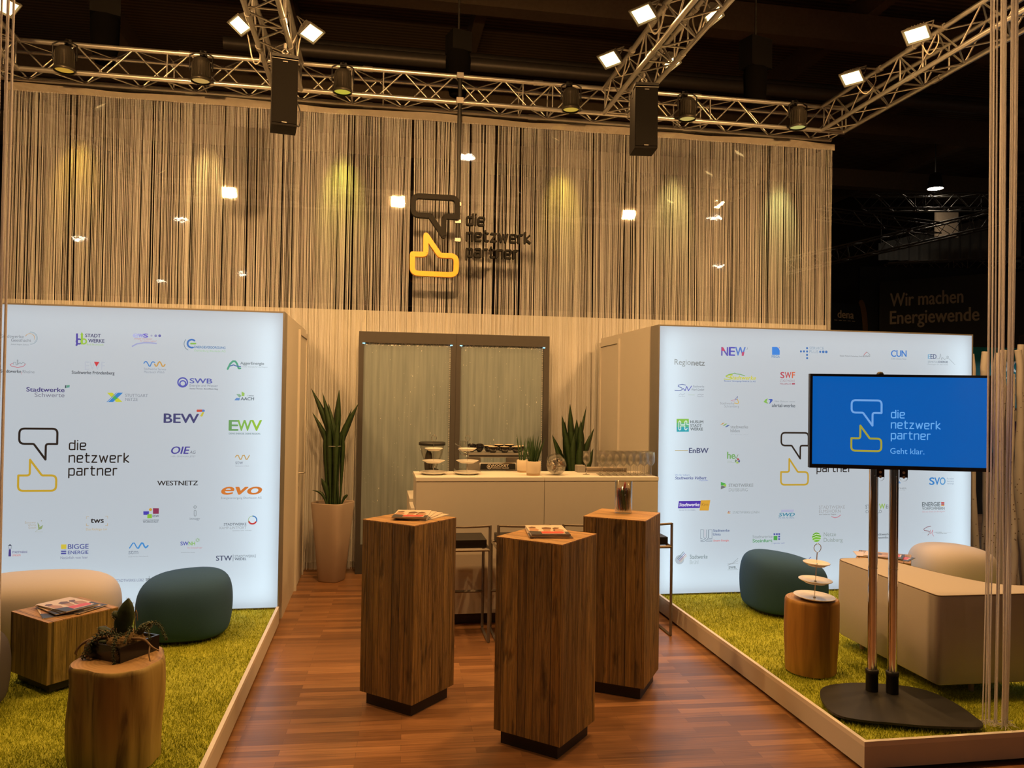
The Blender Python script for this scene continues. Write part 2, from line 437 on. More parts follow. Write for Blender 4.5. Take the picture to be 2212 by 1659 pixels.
# printed partner logos: text (x, baseline z, width, cap height), polygons, strokes, discs and arcs, in metres on each light box front
LOGOS_LEFT=[
('grey lettering with thin teal and orange arcs',[('T','Stadtwerke',-2.82,2.236,0.158,0.023,'7d8590',''),('T','Geesthacht',-2.749,2.208,0.139,0.023,'7d8590',''),('T','Zukunft beginnt Zuhause',-2.75,2.183,0.127,0.008,'7d8590',''),('A',(-2.613,2.238),0.0468,-92,95,0.0024,'6f95a5'),('A',(-2.613,2.238),0.0408,-50,110,0.0021,'9db4c0'),('A',(-2.618,2.239),0.0324,-20,160,0.0027,'c99a55'),('A',(-2.618,2.237),0.0352,10,150,0.0024,'d8b078')]),
('violet and green double b emblem with lettering',[('P',[(-2.295,2.282),(-2.281,2.283),(-2.279,2.198),(-2.293,2.197)],'4a46a8'),('A',(-2.272,2.221),0.0184,0,360,0.0112,'4a46a8'),('P',[(-2.289,2.205),(-2.279,2.195),(-2.288,2.184),(-2.298,2.193)],'4a46a8'),('P',[(-2.26,2.275),(-2.245,2.276),(-2.243,2.201),(-2.259,2.198)],'9cc94a'),('P',[(-2.264,2.273),(-2.253,2.294),(-2.241,2.273)],'9cc94a'),('A',(-2.238,2.222),0.0184,0,360,0.0112,'9cc94a'),('T','STADT',-2.228,2.256,0.11,0.026,'343c72','b'),('T','WERKE',-2.206,2.216,0.115,0.027,'343c72','b'),('T','Bad Bramstedt',-2.215,2.194,0.12,0.013,'a9cf7a','')]),
('lavender lettering with three dots and swoosh',[('T','e',-1.885,2.263,0.039,0.045,'b5bcec','b'),('T','w',-1.846,2.264,0.037,0.044,'9a9de4','b'),('T','s',-1.809,2.265,0.033,0.045,'6c66d0','b'),('C',(-1.75,2.28),0.0075,'aab0cc'),('C',(-1.719,2.28),0.01,'8a90c0'),('C',(-1.69,2.281),0.0104,'6068b0'),('T','energie und wasser',-1.873,2.249,0.129,0.012,'d08a90','i'),('T','für unsere region!',-1.832,2.233,0.119,0.011,'d08a90','i'),('S',[(-1.888,2.194),(-1.855,2.214),(-1.801,2.224),(-1.754,2.224),(-1.713,2.22)],0.0096,'a3aad8')]),
('blue ring with green bar over small lettering',[('A',(-1.452,2.226),0.0312,50,290,0.0136,'2f78c4'),('A',(-1.456,2.223),0.0528,140,245,0.004,'5f7f95'),('S',[(-1.458,2.226),(-1.424,2.227)],0.0128,'84c24c'),('T','ENERGIEVERSORGUNG',-1.432,2.191,0.233,0.018,'4d86bb','b'),('T','Dahlenburg-Bleckede AG',-1.431,2.165,0.233,0.015,'acd6a6','')]),
('red curved stroke under a grey town sketch',[('S',[(-2.734,2.044),(-2.752,2.033),(-2.741,2.021),(-2.699,2.013),(-2.661,2.02),(-2.648,2.036),(-2.645,2.042)],0.0036,'c8485c'),('S',[(-2.729,2.034),(-2.727,2.052),(-2.713,2.052),(-2.711,2.032),(-2.702,2.032),(-2.703,2.07),(-2.698,2.07),(-2.696,2.037),(-2.683,2.05),(-2.674,2.04),(-2.662,2.053),(-2.648,2.043)],0.0024,'68747c'),('T','Stadtwerke',-2.816,1.972,0.142,0.023,'4d5660','b'),('T','Rheine',-2.663,1.971,0.083,0.022,'8a929c',''),('S',[(-2.671,1.981),(-2.671,1.96)],0.0018,'d07080')]),
('outlined letters with a red triangle and dark lettering',[('T','EWF',-2.227,2.006,0.144,0.062,'bcc4d0',''),('P',[(-2.162,2.068),(-2.123,2.068),(-2.143,2.03)],'d33a48'),('T','Stadtwerke Fröndenberg',-2.318,1.972,0.305,0.024,'4a535e','b')]),
('blue and ochre wave over grey lettering',[('S',[(-1.801,2.064),(-1.793,2.077),(-1.782,2.077),(-1.772,2.062),(-1.762,2.042),(-1.755,2.042),(-1.745,2.07),(-1.736,2.078),(-1.722,2.072)],0.0078,'3f88cf'),('S',[(-1.723,2.06),(-1.713,2.043),(-1.705,2.045),(-1.695,2.071),(-1.687,2.079),(-1.678,2.07),(-1.666,2.044),(-1.655,2.044),(-1.646,2.058)],0.0096,'d0a154'),('T','Stadtwerke Service',-1.799,2.012,0.161,0.018,'9aa4b4',''),('T','Meerbusch Willich',-1.798,1.989,0.149,0.018,'9aa4b4','')]),
('green ribbon letter with blue stripe and grey lettering',[('S',[(-1.179,2.032),(-1.16,2.075),(-1.14,2.095),(-1.122,2.094),(-1.109,2.076),(-1.096,2.039),(-1.083,2.04)],0.0144,'47a887'),('S',[(-1.162,2.056),(-1.135,2.066),(-1.109,2.056),(-1.081,2.054)],0.008,'4a72b0'),('T','AggerEnergie',-1.084,2.071,0.181,0.021,'7b8a92','b'),('T','Voller Energie für die Region',-1.068,2.049,0.191,0.009,'a9b6bc','')]),
('indigo bold word above a thin grey word with green leaf',[('T','Stadtwerke',-2.634,1.832,0.267,0.032,'433f80','b'),('T','Schwerte',-2.576,1.792,0.21,0.032,'77788c',''),('P',[(-2.364,1.883),(-2.353,1.884),(-2.357,1.862),(-2.364,1.862)],'2f4f5a'),('P',[(-2.351,1.884),(-2.33,1.885),(-2.331,1.873),(-2.355,1.862)],'58a088'),('P',[(-2.331,1.872),(-2.331,1.867),(-2.35,1.862)],'6fa8c8')]),
('yellow and blue crossed emblem with grey lettering',[('P',[(-2.063,1.831),(-2.024,1.832),(-1.951,1.762),(-1.996,1.761)],'cdd13c'),('P',[(-2.055,1.759),(-1.986,1.833),(-1.949,1.833),(-2.018,1.76)],'2c86cf'),('P',[(-2.066,1.759),(-1.998,1.832),(-1.991,1.833),(-2.06,1.759)],'2c86cf'),('P',[(-2.007,1.81),(-1.985,1.789),(-2.004,1.777),(-2.023,1.791)],'3fae62'),('T','STUTTGART',-1.931,1.802,0.164,0.023,'9aa1ac','b'),('T','NETZE',-1.93,1.771,0.089,0.023,'9aa1ac','b')]),
('blue ring emblem beside bold blue letters',[('A',(-1.513,1.921),0.0352,0,360,0.0104,'4b57b8'),('A',(-1.512,1.912),0.0216,0,360,0.0096,'4b57b8'),('T','SWB',-1.46,1.916,0.166,0.038,'5563b5','b'),('T','Energie und Wasser',-1.461,1.889,0.211,0.019,'8a93a5',''),('T','Starker Partner. Bonn/Rhein-Sieg.',-1.46,1.868,0.212,0.011,'6c7686','b')]),
('blue and green leaf emblem above dark letters',[('P',[(-1.07,1.857),(-1.047,1.844),(-1.049,1.821),(-1.069,1.82)],'9ecb62'),('P',[(-1.11,1.836),(-1.084,1.836),(-1.07,1.821),(-1.086,1.808)],'8db79c'),('P',[(-1.124,1.786),(-1.109,1.806),(-1.08,1.805),(-1.086,1.786)],'5f93d0'),('T','AACH',-1.075,1.788,0.1,0.024,'566a76','b'),('T','S-WERKE',-1.023,1.82,0.047,0.008,'566a76','b')]),
('bold navy letters with red blue and yellow hook',[('T','BEW',-1.645,1.604,0.256,0.071,'3c4478','b'),('P',[(-1.403,1.709),(-1.364,1.71),(-1.364,1.692),(-1.403,1.691),(-1.406,1.7)],'d2503c'),('P',[(-1.364,1.71),(-1.348,1.71),(-1.343,1.701),(-1.348,1.692),(-1.364,1.692)],'4f7fc8'),('P',[(-1.362,1.691),(-1.348,1.69),(-1.36,1.658),(-1.369,1.655),(-1.378,1.659)],'ccc548')]),
('green bold letters with small slogan',[('T','E',-1.159,1.547,0.067,0.082,'6aa362','b'),('T','W',-1.095,1.547,0.105,0.083,'86be52','b'),('T','V',-0.99,1.548,0.078,0.083,'9aca3e','b'),('T','DEINE ENERGIE. DEINE REGION.',-1.159,1.517,0.239,0.013,'7f9aa0','b')]),
('slanted indigo letters with small grey letters',[('T','OIE',-1.586,1.363,0.137,0.056,'46449e','bi'),('T','AG',-1.451,1.364,0.047,0.023,'6a7080','i'),('T','HIER. GEMEINSAM. JETZT',-1.587,1.337,0.181,0.011,'9aa3b0','')]),
('ochre wave over small grey letters',[('S',[(-1.107,1.338),(-1.097,1.352),(-1.085,1.351),(-1.072,1.321),(-1.062,1.322),(-1.052,1.351),(-1.039,1.352),(-1.026,1.321),(-1.016,1.322),(-1.001,1.352)],0.0072,'cfa860'),('T','stw',-1.106,1.282,0.058,0.031,'8590a2',''),('T','Stadtwerke Willich',-1.105,1.264,0.103,0.008,'a0a8b4','')]),
('near black spaced capital letters',[('T','WESTNETZ',-1.683,1.117,0.299,0.035,'22272c','b')]),
('orange slanted lettering with small grey line',[('T','evo',-1.204,1.044,0.301,0.088,'db7d33','bi'),('T','Energieversorgung Oberhausen AG',-1.207,1.009,0.305,0.016,'8f9ba4','')]),
('coloured squares with dark lettering',[('P',[(-1.781,0.917),(-1.74,0.917),(-1.74,0.889),(-1.78,0.89)],'4340b4'),('C',(-1.729,0.93),0.0112,'d3a23a'),('P',[(-1.711,0.941),(-1.668,0.94),(-1.668,0.897),(-1.71,0.897)],'8f3058'),('P',[(-1.751,0.895),(-1.718,0.895),(-1.717,0.864),(-1.751,0.864)],'8cc43c'),('T','ESW',-1.712,0.872,0.046,0.017,'68707c','b'),('T','WÖRRSTADT',-1.782,0.828,0.114,0.016,'707a86','b'),('T','ENERGIE & SERVICEBETRIEB',-1.782,0.847,0.115,0.006,'707a86','b')]),
('thin outlined letter i above grey lettering',[('A',(-1.401,0.947),0.0096,0,360,0.0036,'7a858c'),('S',[(-1.408,0.917),(-1.407,0.882),(-1.404,0.877),(-1.399,0.876),(-1.395,0.877),(-1.392,0.882),(-1.393,0.917),(-1.396,0.922),(-1.4,0.923),(-1.405,0.922),(-1.408,0.917)],0.0032,'7a858c'),('T','innogy',-1.438,0.848,0.075,0.02,'808b95','')]),
('ring of blue red and green beside grey capitals',[('A',(-0.967,0.84),0.032,-20,90,0.0088,'3f86c4'),('A',(-0.967,0.84),0.0296,200,330,0.012,'cf3c3a'),('A',(-0.967,0.84),0.032,90,200,0.004,'9fbf72'),('T','STADTWERKE',-1.183,0.8,0.17,0.019,'76808c','b'),('T','KAMP-LINTFORT',-1.214,0.772,0.201,0.019,'a6aeb6',''),('T','Gemeinsam. Sicher. Verlässlich.',-1.116,0.755,0.145,0.007,'8e98a2','')]),
('blue and green letters with small green sun',[('T','SW',-1.503,0.649,0.059,0.029,'4a55b2','b'),('T','NH',-1.442,0.648,0.046,0.029,'86c048','b'),('S',[(-1.37,0.689),(-1.362,0.689)],0.004,'7fb445'),('S',[(-1.372,0.684),(-1.366,0.678)],0.003,'7fb445'),('S',[(-1.377,0.682),(-1.376,0.674)],0.003,'7fb445'),('S',[(-1.382,0.684),(-1.387,0.679)],0.004,'7fb445'),('S',[(-1.384,0.689),(-1.391,0.689)],0.004,'7fb445'),('S',[(-1.382,0.695),(-1.387,0.7)],0.003,'7fb445'),('S',[(-1.377,0.697),(-1.377,0.704)],0.003,'7fb445'),('S',[(-1.372,0.694),(-1.367,0.7)],0.004,'7fb445'),('T','Ihre EnergieBringer',-1.451,0.624,0.111,0.013,'cf9aa4','i'),('T','Stadtwerke Neuss Holding',-1.498,0.592,0.103,0.006,'808890','')]),
('navy letters with vertical rule and thin capitals',[('T','STW',-1.236,0.525,0.119,0.038,'4c5572','b'),('S',[(-1.108,0.569),(-1.108,0.519)],0.0032,'6f7a88'),('T','STADTWERKE',-1.097,0.547,0.163,0.019,'7e8b97',''),('T','WEDEL',-1.096,0.526,0.088,0.019,'5e6b7c','b')]),
('thin grey capitals with small mast emblem',[('T','STADTWERKE LÜBZ',-1.97,0.377,0.205,0.02,'7a83a4',''),('T','SWL',-1.752,0.38,0.041,0.02,'444b55','b'),('S',[(-1.727,0.389),(-1.728,0.417)],0.0024,'5a626c')]),
('pale green leaves beside faint lettering',[('T','Bansower',-2.621,0.833,0.077,0.016,'b8ad98',''),('T','Wärme',-2.601,0.813,0.058,0.016,'b8ad98',''),('T','GmbH',-2.596,0.793,0.053,0.016,'b8ad98',''),('P',[(-2.534,0.843),(-2.519,0.817),(-2.521,0.791),(-2.526,0.787)],'8a9f66'),('P',[(-2.493,0.821),(-2.503,0.791),(-2.533,0.783),(-2.519,0.805)],'92a872'),('S',[(-2.495,0.768),(-2.549,0.769),(-2.526,0.787)],0.002,'b0b2a0'),('C',(-2.506,0.852),0.0042,'a9a68e')]),
('black letters within gold corner brackets',[('S',[(-2.173,0.881),(-2.189,0.881),(-2.189,0.864)],0.0024,'c8a868'),('S',[(-2.054,0.882),(-2.037,0.882),(-2.037,0.865)],0.0024,'c8a868'),('S',[(-2.188,0.827),(-2.188,0.812),(-2.173,0.811)],0.0032,'c8a868'),('S',[(-2.037,0.827),(-2.037,0.811),(-2.052,0.811)],0.0032,'c8a868'),('T','tws',-2.158,0.832,0.092,0.041,'1e2024','b'),('T','Das Richtige tun',-2.19,0.775,0.149,0.017,'cdb27c','')]),
('violet lighthouse emblem with lettering',[('P',[(-2.728,0.641),(-2.714,0.641),(-2.712,0.587),(-2.73,0.587)],'453a84'),('P',[(-2.721,0.681),(-2.707,0.665),(-2.734,0.666)],'474f66'),('S',[(-2.731,0.664),(-2.731,0.649),(-2.709,0.648),(-2.71,0.663)],0.0024,'6f7688'),('S',[(-2.721,0.664),(-2.72,0.648)],0.0018,'8e94a4'),('T','STADTWERKE',-2.704,0.61,0.105,0.015,'6d6a98','b'),('T','LINGEN',-2.704,0.588,0.058,0.015,'d98a84','b')]),
('yellow square with blue bars and blue lettering',[('P',[(-2.365,0.671),(-2.327,0.671),(-2.327,0.636),(-2.364,0.636)],'d8c440'),('P',[(-2.365,0.63),(-2.327,0.631),(-2.327,0.626),(-2.365,0.626)],'8e94c4'),('P',[(-2.364,0.621),(-2.327,0.621),(-2.327,0.614),(-2.364,0.614)],'4347a0'),('P',[(-2.364,0.608),(-2.327,0.608),(-2.327,0.597),(-2.364,0.597)],'4347a0'),('T','BIGGE',-2.315,0.636,0.145,0.036,'5660a0','b'),('T','ENERGIE',-2.314,0.597,0.144,0.025,'5660a0','b'),('T','Natürlich von hier',-2.366,0.56,0.193,0.02,'98a0b8','b')]),
('bright blue wave over grey letters',[('S',[(-1.875,0.635),(-1.862,0.656),(-1.852,0.673),(-1.84,0.673),(-1.83,0.652),(-1.819,0.634),(-1.809,0.633)],0.0078,'2f8bd2'),('S',[(-1.811,0.633),(-1.798,0.658),(-1.788,0.673),(-1.778,0.67),(-1.768,0.647),(-1.759,0.636),(-1.751,0.64),(-1.742,0.651)],0.0112,'3c92d6'),('T','stm',-1.882,0.589,0.071,0.033,'8794a4',''),('T','Stadtwerke Meerbusch',-1.882,0.565,0.144,0.009,'a6aeb8','')])]
LOGOS_RIGHT=[
('bold lettering in mixed blue and red',[('T','N',2.995,2.241,0.061,0.076,'5a58b8','b'),('T','E',3.067,2.243,0.055,0.076,'4b4fc0','b'),('T','W',3.126,2.245,0.097,0.076,'4a7ed2','b'),('P',[(2.996,2.316),(3.011,2.316),(3.032,2.284),(2.996,2.283)],'cc4470'),('P',[(3.189,2.276),(3.214,2.28),(3.206,2.244),(3.188,2.243)],'c64a76'),('S',[(3.242,2.318),(3.242,2.307),(3.236,2.3)],0.0044,'9aa6b4')]),
('thin grey and bold grey lettering',[('T','Regio',2.559,2.151,0.151,0.049,'9aa3a3',''),('T','netz',2.717,2.148,0.122,0.049,'868e90','b')]),
('blue page emblem above blue capitals',[('P',[(3.478,2.331),(3.522,2.332),(3.538,2.324),(3.548,2.31),(3.553,2.297),(3.553,2.261),(3.479,2.259)],'2488e6'),('P',[(3.538,2.333),(3.552,2.332),(3.553,2.315)],'c8aab8'),('T','MEGA',3.476,2.234,0.077,0.021,'6f9cc8','b')]),
('cross of blue dots beside grey capitals',[('C',(3.819,2.328),0.0098,'2a74bd'),('C',(3.759,2.297),0.0098,'2a74bd'),('C',(3.789,2.298),0.0098,'2a74bd'),('C',(3.819,2.298),0.0098,'2a74bd'),('C',(3.819,2.267),0.0098,'2a74bd'),('C',(3.82,2.237),0.0098,'2a74bd'),('C',(3.948,2.298),0.0098,'2a74bd'),('C',(3.978,2.298),0.0122,'2a74bd'),('C',(4.008,2.298),0.0122,'2a74bd'),('T','SERVICE',3.841,2.318,0.143,0.025,'9fb4c8',''),('T','PLUS',3.841,2.285,0.087,0.025,'9fb4c8','')]),
('yellow slanted lettering under a green hill',[('T','Stadtwerke',3.076,2.031,0.249,0.036,'d6d433','bi'),('S',[(3.041,2.061),(3.07,2.075),(3.108,2.082),(3.123,2.088),(3.139,2.081),(3.178,2.077),(3.219,2.066)],0.006,'6cae4c'),('S',[(3.101,2.074),(3.06,2.067),(3.041,2.055),(3.083,2.047),(3.098,2.038),(3.07,2.03),(3.023,2.033)],0.0072,'c3d040'),('T','Bauzener Versorgungs GmbH & Co. KG',3.026,2.011,0.296,0.012,'5b78b4','b')]),
('red bold letters above thin red capitals',[('T','S',3.563,2.052,0.036,0.054,'bf4058','b'),('T','W',3.605,2.053,0.06,0.054,'c54a50','b'),('T','F',3.674,2.054,0.029,0.054,'dc6a48','b'),('T','STADTWERKE',3.559,2.018,0.143,0.02,'b59aa4',''),('T','FELLBACH',3.56,1.995,0.102,0.013,'b07a88','b'),('P',[(3.673,2.007),(3.703,2.008),(3.703,1.997),(3.673,1.996)],'b23c5a')]),
('blue handwritten letters with slanted words',[('S',[(2.664,1.973),(2.632,1.979),(2.598,1.972),(2.595,1.961),(2.629,1.947),(2.635,1.935),(2.614,1.923),(2.565,1.925)],0.006,'4460ac'),('S',[(2.641,1.943),(2.66,1.924),(2.674,1.962),(2.691,1.924),(2.719,1.966)],0.0064,'4a55c0'),('T','Stadtwerke',2.731,1.954,0.106,0.019,'8a96a4','i'),('T','Werl GmbH',2.719,1.925,0.118,0.02,'7d8998','i'),('S',[(2.602,1.883),(2.62,1.897),(2.633,1.885),(2.657,1.899)],0.0024,'98a0b0'),('S',[(2.689,1.888),(2.748,1.888)],0.0024,'b8cfae'),('S',[(2.776,1.886),(2.795,1.896),(2.813,1.887),(2.832,1.895)],0.0028,'8890a0'),('T','strom',2.601,1.87,0.056,0.008,'a0a8b0',''),('T','wasser',2.773,1.871,0.061,0.008,'8a92a0','')]),
('grey lettering with small coloured leaf',[('T','Stadtwerke',2.989,1.808,0.133,0.02,'a4aab2',''),('T','Schramberg',3.028,1.782,0.14,0.021,'a4aab2',''),('S',[(3.124,1.822),(3.155,1.815),(3.164,1.827),(3.15,1.856)],0.0068,'dcb545'),('S',[(3.091,1.841),(3.13,1.856),(3.126,1.839),(3.091,1.841)],0.0028,'d3889c'),('S',[(3.129,1.856),(3.154,1.881),(3.147,1.857),(3.129,1.851)],0.0036,'5a62a0')]),
('green and blue leaf pair with dark lettering',[('P',[(3.401,1.834),(3.42,1.858),(3.441,1.868),(3.438,1.855),(3.43,1.837),(3.45,1.82),(3.427,1.824)],'86bf58'),('P',[(3.446,1.861),(3.482,1.863),(3.491,1.853),(3.479,1.835),(3.456,1.816),(3.462,1.837),(3.464,1.851)],'3e62bc'),('T','ahrtal-werke',3.483,1.791,0.225,0.03,'5c6874','b'),('T','Mein Zuhause. meine',3.508,1.835,0.199,0.014,'9aa6b0','i')]),
('green and teal square with white outline letter',[('P',[(2.584,1.675),(2.697,1.676),(2.698,1.641),(2.585,1.64)],'8cca52'),('P',[(2.585,1.64),(2.698,1.641),(2.698,1.603),(2.585,1.602)],'5cbd8a'),('P',[(2.585,1.602),(2.698,1.603),(2.699,1.563),(2.586,1.562)],'22acbc'),('S',[(2.605,1.649),(2.605,1.584),(2.614,1.577),(2.623,1.584),(2.622,1.614),(2.661,1.614),(2.661,1.585),(2.671,1.578),(2.683,1.591)],0.0076,'e4f6f0'),('S',[(2.605,1.649),(2.612,1.658),(2.622,1.649),(2.622,1.626),(2.661,1.626),(2.66,1.65),(2.67,1.659),(2.679,1.653),(2.679,1.626),(2.697,1.626)],0.0076,'e4f6f0'),('T','HUSUM',2.711,1.638,0.12,0.025,'5d6a6e','b'),('T','STADT',2.712,1.605,0.105,0.025,'5d6a6e','b'),('T','WERKE',2.712,1.574,0.117,0.026,'5d6a6e','b')]),
('three slanted coloured strokes with grey words',[('P',[(2.991,1.624),(3.014,1.643),(3.035,1.645),(3.011,1.629)],'d0a45a'),('P',[(3.015,1.617),(3.04,1.637),(3.059,1.638),(3.034,1.62)],'8cb662'),('P',[(3.036,1.606),(3.059,1.625),(3.082,1.625),(3.055,1.606)],'5578ac'),('T','stadtwerke',3.089,1.596,0.166,0.028,'a0a6ac','b'),('T','hilden',3.089,1.561,0.087,0.028,'a0a6ac','b'),('T','Wir gestalten Leben',3.089,1.538,0.166,0.01,'c0c8d0','')]),
('gold line leading to navy letters',[('S',[(2.574,1.398),(2.691,1.399)],0.006,'c6b478'),('T','EnBW',2.703,1.376,0.18,0.044,'424f78','b')]),
('green letters above a four coloured disc',[('T','he',3.062,1.326,0.073,0.061,'6fae5c','b'),('S',[(3.135,1.347),(3.147,1.329),(3.163,1.362)],0.0052,'6fa05e'),('P',[(3.158,1.31),(3.153,1.33),(3.164,1.331),(3.178,1.32)],'b0484c'),('P',[(3.161,1.306),(3.181,1.317),(3.182,1.302),(3.175,1.29)],'3f4f92'),('P',[(3.156,1.305),(3.172,1.287),(3.158,1.284),(3.142,1.287)],'a9cb5e'),('P',[(3.153,1.31),(3.139,1.29),(3.134,1.305),(3.14,1.322)],'6f8f62'),('S',[(3.062,1.314),(3.132,1.316)],0.002,'b6c4b4'),('S',[(3.063,1.302),(3.104,1.303)],0.002,'b6c4b4'),('S',[(3.063,1.29),(3.132,1.291)],0.002,'b6c4b4')]),
('slanted navy lettering with pale blue line above',[('T','Wir für Velbert.',2.576,1.174,0.137,0.017,'8ca4d2',''),('T','Stadtwerke Velbert',2.576,1.144,0.292,0.025,'4a5a9e','bi'),('S',[(2.797,1.135),(2.854,1.138),(2.882,1.135),(2.816,1.129)],0.0028,'9fb0e0')]),
('green and grey arrow block with grey capitals',[('P',[(3.003,1.121),(3.053,1.103),(3.021,1.09),(3.004,1.087)],'46b04c'),('P',[(3.021,1.09),(3.054,1.101),(3.054,1.077)],'a6d040'),('P',[(3.004,1.055),(3.004,1.083),(3.021,1.088),(3.053,1.075)],'6e7674'),('T','STADTWERKE',3.078,1.076,0.232,0.028,'959da2','b'),('T','DUISBURG',3.079,1.036,0.178,0.028,'a2aaaf','')]),
('purple and orange slanted banner with white lettering',[('P',[(2.614,0.954),(2.818,0.955),(2.808,0.892),(2.606,0.891)],'4a2fb0'),('P',[(2.818,0.959),(2.906,0.96),(2.892,0.869),(2.807,0.87)],'e2a93a'),('T','Stadtwerke',2.617,0.908,0.188,0.029,'f2f0fa','bi'),('T','Kirn',2.824,0.909,0.062,0.027,'a8782c','i'),('T','Service. Vor Ort. Erleben.',2.618,0.87,0.15,0.011,'8f9ab0','i')]),
('grey spaced capitals with tiny orange emblem',[('P',[(3.07,0.85),(3.087,0.849),(3.1,0.84),(3.07,0.84)],'dfa95a'),('P',[(3.071,0.851),(3.08,0.864),(3.087,0.851)],'a85a5a'),('C',(3.092,0.855),0.0036,'a85a5a'),('T','STADTWERKE LÜNEN',3.118,0.839,0.253,0.021,'9aa5aa','')]),
('teal slanted letters under lavender bars',[('P',[(3.584,0.869),(3.706,0.868),(3.704,0.86),(3.581,0.861)],'b4b6d8'),('P',[(3.581,0.858),(3.704,0.857),(3.701,0.849),(3.58,0.849)],'b4b6d8'),('T','SWD',3.56,0.81,0.153,0.03,'2f8aa6','bi'),('T','Für Dich. Für Düren.',3.559,0.791,0.152,0.012,'86a0bc','b')]),
('nested u shaped lines with blue and red lettering',[('S',[(2.82,0.702),(2.82,0.622),(2.835,0.622)],0.0032,'6a7a90'),('S',[(2.82,0.702),(2.845,0.701),(2.846,0.637),(2.86,0.619)],0.0032,'6a7a90'),('S',[(2.859,0.701),(2.86,0.636)],0.0028,'c8788a'),('S',[(2.873,0.701),(2.873,0.633),(2.86,0.616),(2.835,0.607),(2.819,0.608)],0.0036,'6a7a90'),('S',[(2.89,0.701),(2.891,0.63),(2.876,0.61),(2.848,0.595),(2.82,0.595)],0.0036,'6a7a90'),('S',[(2.897,0.621),(2.896,0.7),(2.925,0.699),(2.926,0.621),(2.897,0.621)],0.0032,'6a7a90'),('S',[(2.88,0.61),(2.926,0.607)],0.0032,'6a7a90'),('S',[(2.87,0.597),(2.926,0.595)],0.0032,'6a7a90'),('T','Stadtwerke',2.935,0.68,0.154,0.023,'6276a0','b'),('T','Unna',2.935,0.648,0.071,0.022,'6276a0','b'),('T','Unsere Energie.',2.936,0.595,0.151,0.017,'dc7a7c','b')]),
('green square with blue dots beside grey and green words',[('T','Stadtwerke',3.31,0.618,0.191,0.027,'9ca6ac',''),('T','Steinfurt',3.311,0.581,0.188,0.029,'62a874','b'),('P',[(3.511,0.635),(3.548,0.635),(3.547,0.597),(3.511,0.598)],'4ca84e'),('P',[(3.51,0.659),(3.527,0.659),(3.527,0.644),(3.511,0.644)],'3d4ca8'),('P',[(3.534,0.659),(3.55,0.659),(3.55,0.644),(3.534,0.644)],'3d4ca8'),('P',[(3.556,0.66),(3.572,0.659),(3.572,0.644),(3.556,0.645)],'3d4ca8'),('P',[(3.556,0.637),(3.572,0.637),(3.572,0.622),(3.556,0.622)],'3d4ca8'),('P',[(3.556,0.615),(3.572,0.614),(3.572,0.599),(3.556,0.6)],'3d4ca8'),('T','... spürbar nah!',3.49,0.565,0.129,0.013,'7f8cc0','i')]),
('green striped globe beside grey words',[('C',(3.928,0.618),0.0432,'7cc23c'),('S',[(3.89,0.632),(3.927,0.646),(3.964,0.638)],0.0044,'eef6e8'),('S',[(3.887,0.609),(3.923,0.624),(3.973,0.615)],0.0044,'eef6e8'),('S',[(3.899,0.59),(3.932,0.599),(3.965,0.593)],0.0044,'eef6e8'),('S',[(3.895,0.639),(3.923,0.652),(3.956,0.65)],0.004,'4c8f2c'),('S',[(3.888,0.62),(3.927,0.634),(3.973,0.627)],0.004,'4c8f2c'),('T','Netze',3.999,0.625,0.121,0.036,'92a09c',''),('T','Duisburg',3.999,0.575,0.187,0.036,'92a09c','')]),
('pale disc crossed by coloured diagonal lines',[('C',(2.627,0.441),0.0412,'bcc9d4'),('S',[(2.607,0.45),(2.662,0.509)],0.0052,'6f8890'),('S',[(2.615,0.44),(2.673,0.498)],0.0052,'6878b0'),('S',[(2.626,0.43),(2.683,0.488)],0.0052,'b87890'),('S',[(2.635,0.42),(2.69,0.476)],0.0052,'e0c8a8'),('T','Stadtwerke',2.722,0.446,0.163,0.036,'90a2a8','b'),('T','Brühl',2.722,0.4,0.078,0.036,'b8c6cc','')]),
('thin crossing lines above grey letters',[('S',[(3.076,0.383),(3.127,0.404),(3.174,0.442)],0.0028,'808a8e'),('S',[(3.076,0.396),(3.133,0.4),(3.174,0.421)],0.0024,'98a0a4'),('S',[(3.089,0.387),(3.139,0.398),(3.174,0.4)],0.002,'a8b0b4'),('T','SWR.',3.086,0.352,0.074,0.021,'6d7a7e','b'),('S',[(3.077,0.342),(3.175,0.342)],0.0024,'90989c')]),
('tiny grey line of words with red roof sign',[('T','Energie Waldeck-Frankenberg GmbH',4.144,2.261,0.229,0.011,'8e959c','b'),('T','EWF',4.38,2.261,0.068,0.015,'8e959c','b'),('S',[(4.385,2.281),(4.412,2.307)],0.0052,'c8545c'),('S',[(4.416,2.307),(4.446,2.282)],0.0044,'8e8e92')]),
('bold blue letters with small grey line',[('T','C',4.661,2.271,0.049,0.058,'2a7fd4','b'),('T','U',4.716,2.272,0.046,0.059,'2a7fd4','b'),('T','N',4.768,2.273,0.049,0.058,'2a7fd4','b'),('T','Celle-Uelzen Netz',4.661,2.245,0.155,0.015,'9aa8b4','')]),
('blue letters trailing into a thin skyline',[('T','E',5.04,2.26,0.027,0.041,'7fb4d8','b'),('T','ED',5.067,2.261,0.06,0.042,'54648c','b'),('S',[(5.126,2.26),(5.158,2.261),(5.168,2.309),(5.18,2.255),(5.194,2.275),(5.212,2.256),(5.238,2.269),(5.26,2.264),(5.322,2.21)],0.0024,'7c8892'),('A',(5.244,2.281),0.009,0,360,0.003,'7c8892'),('T','ERMSTAL',5.04,2.222,0.104,0.018,'9fb0bc',''),('T','ENERGIE',5.149,2.224,0.097,0.018,'64748a','b'),('T','Dettingen an der Erms',5.038,2.204,0.21,0.011,'a8b4bc','')]),
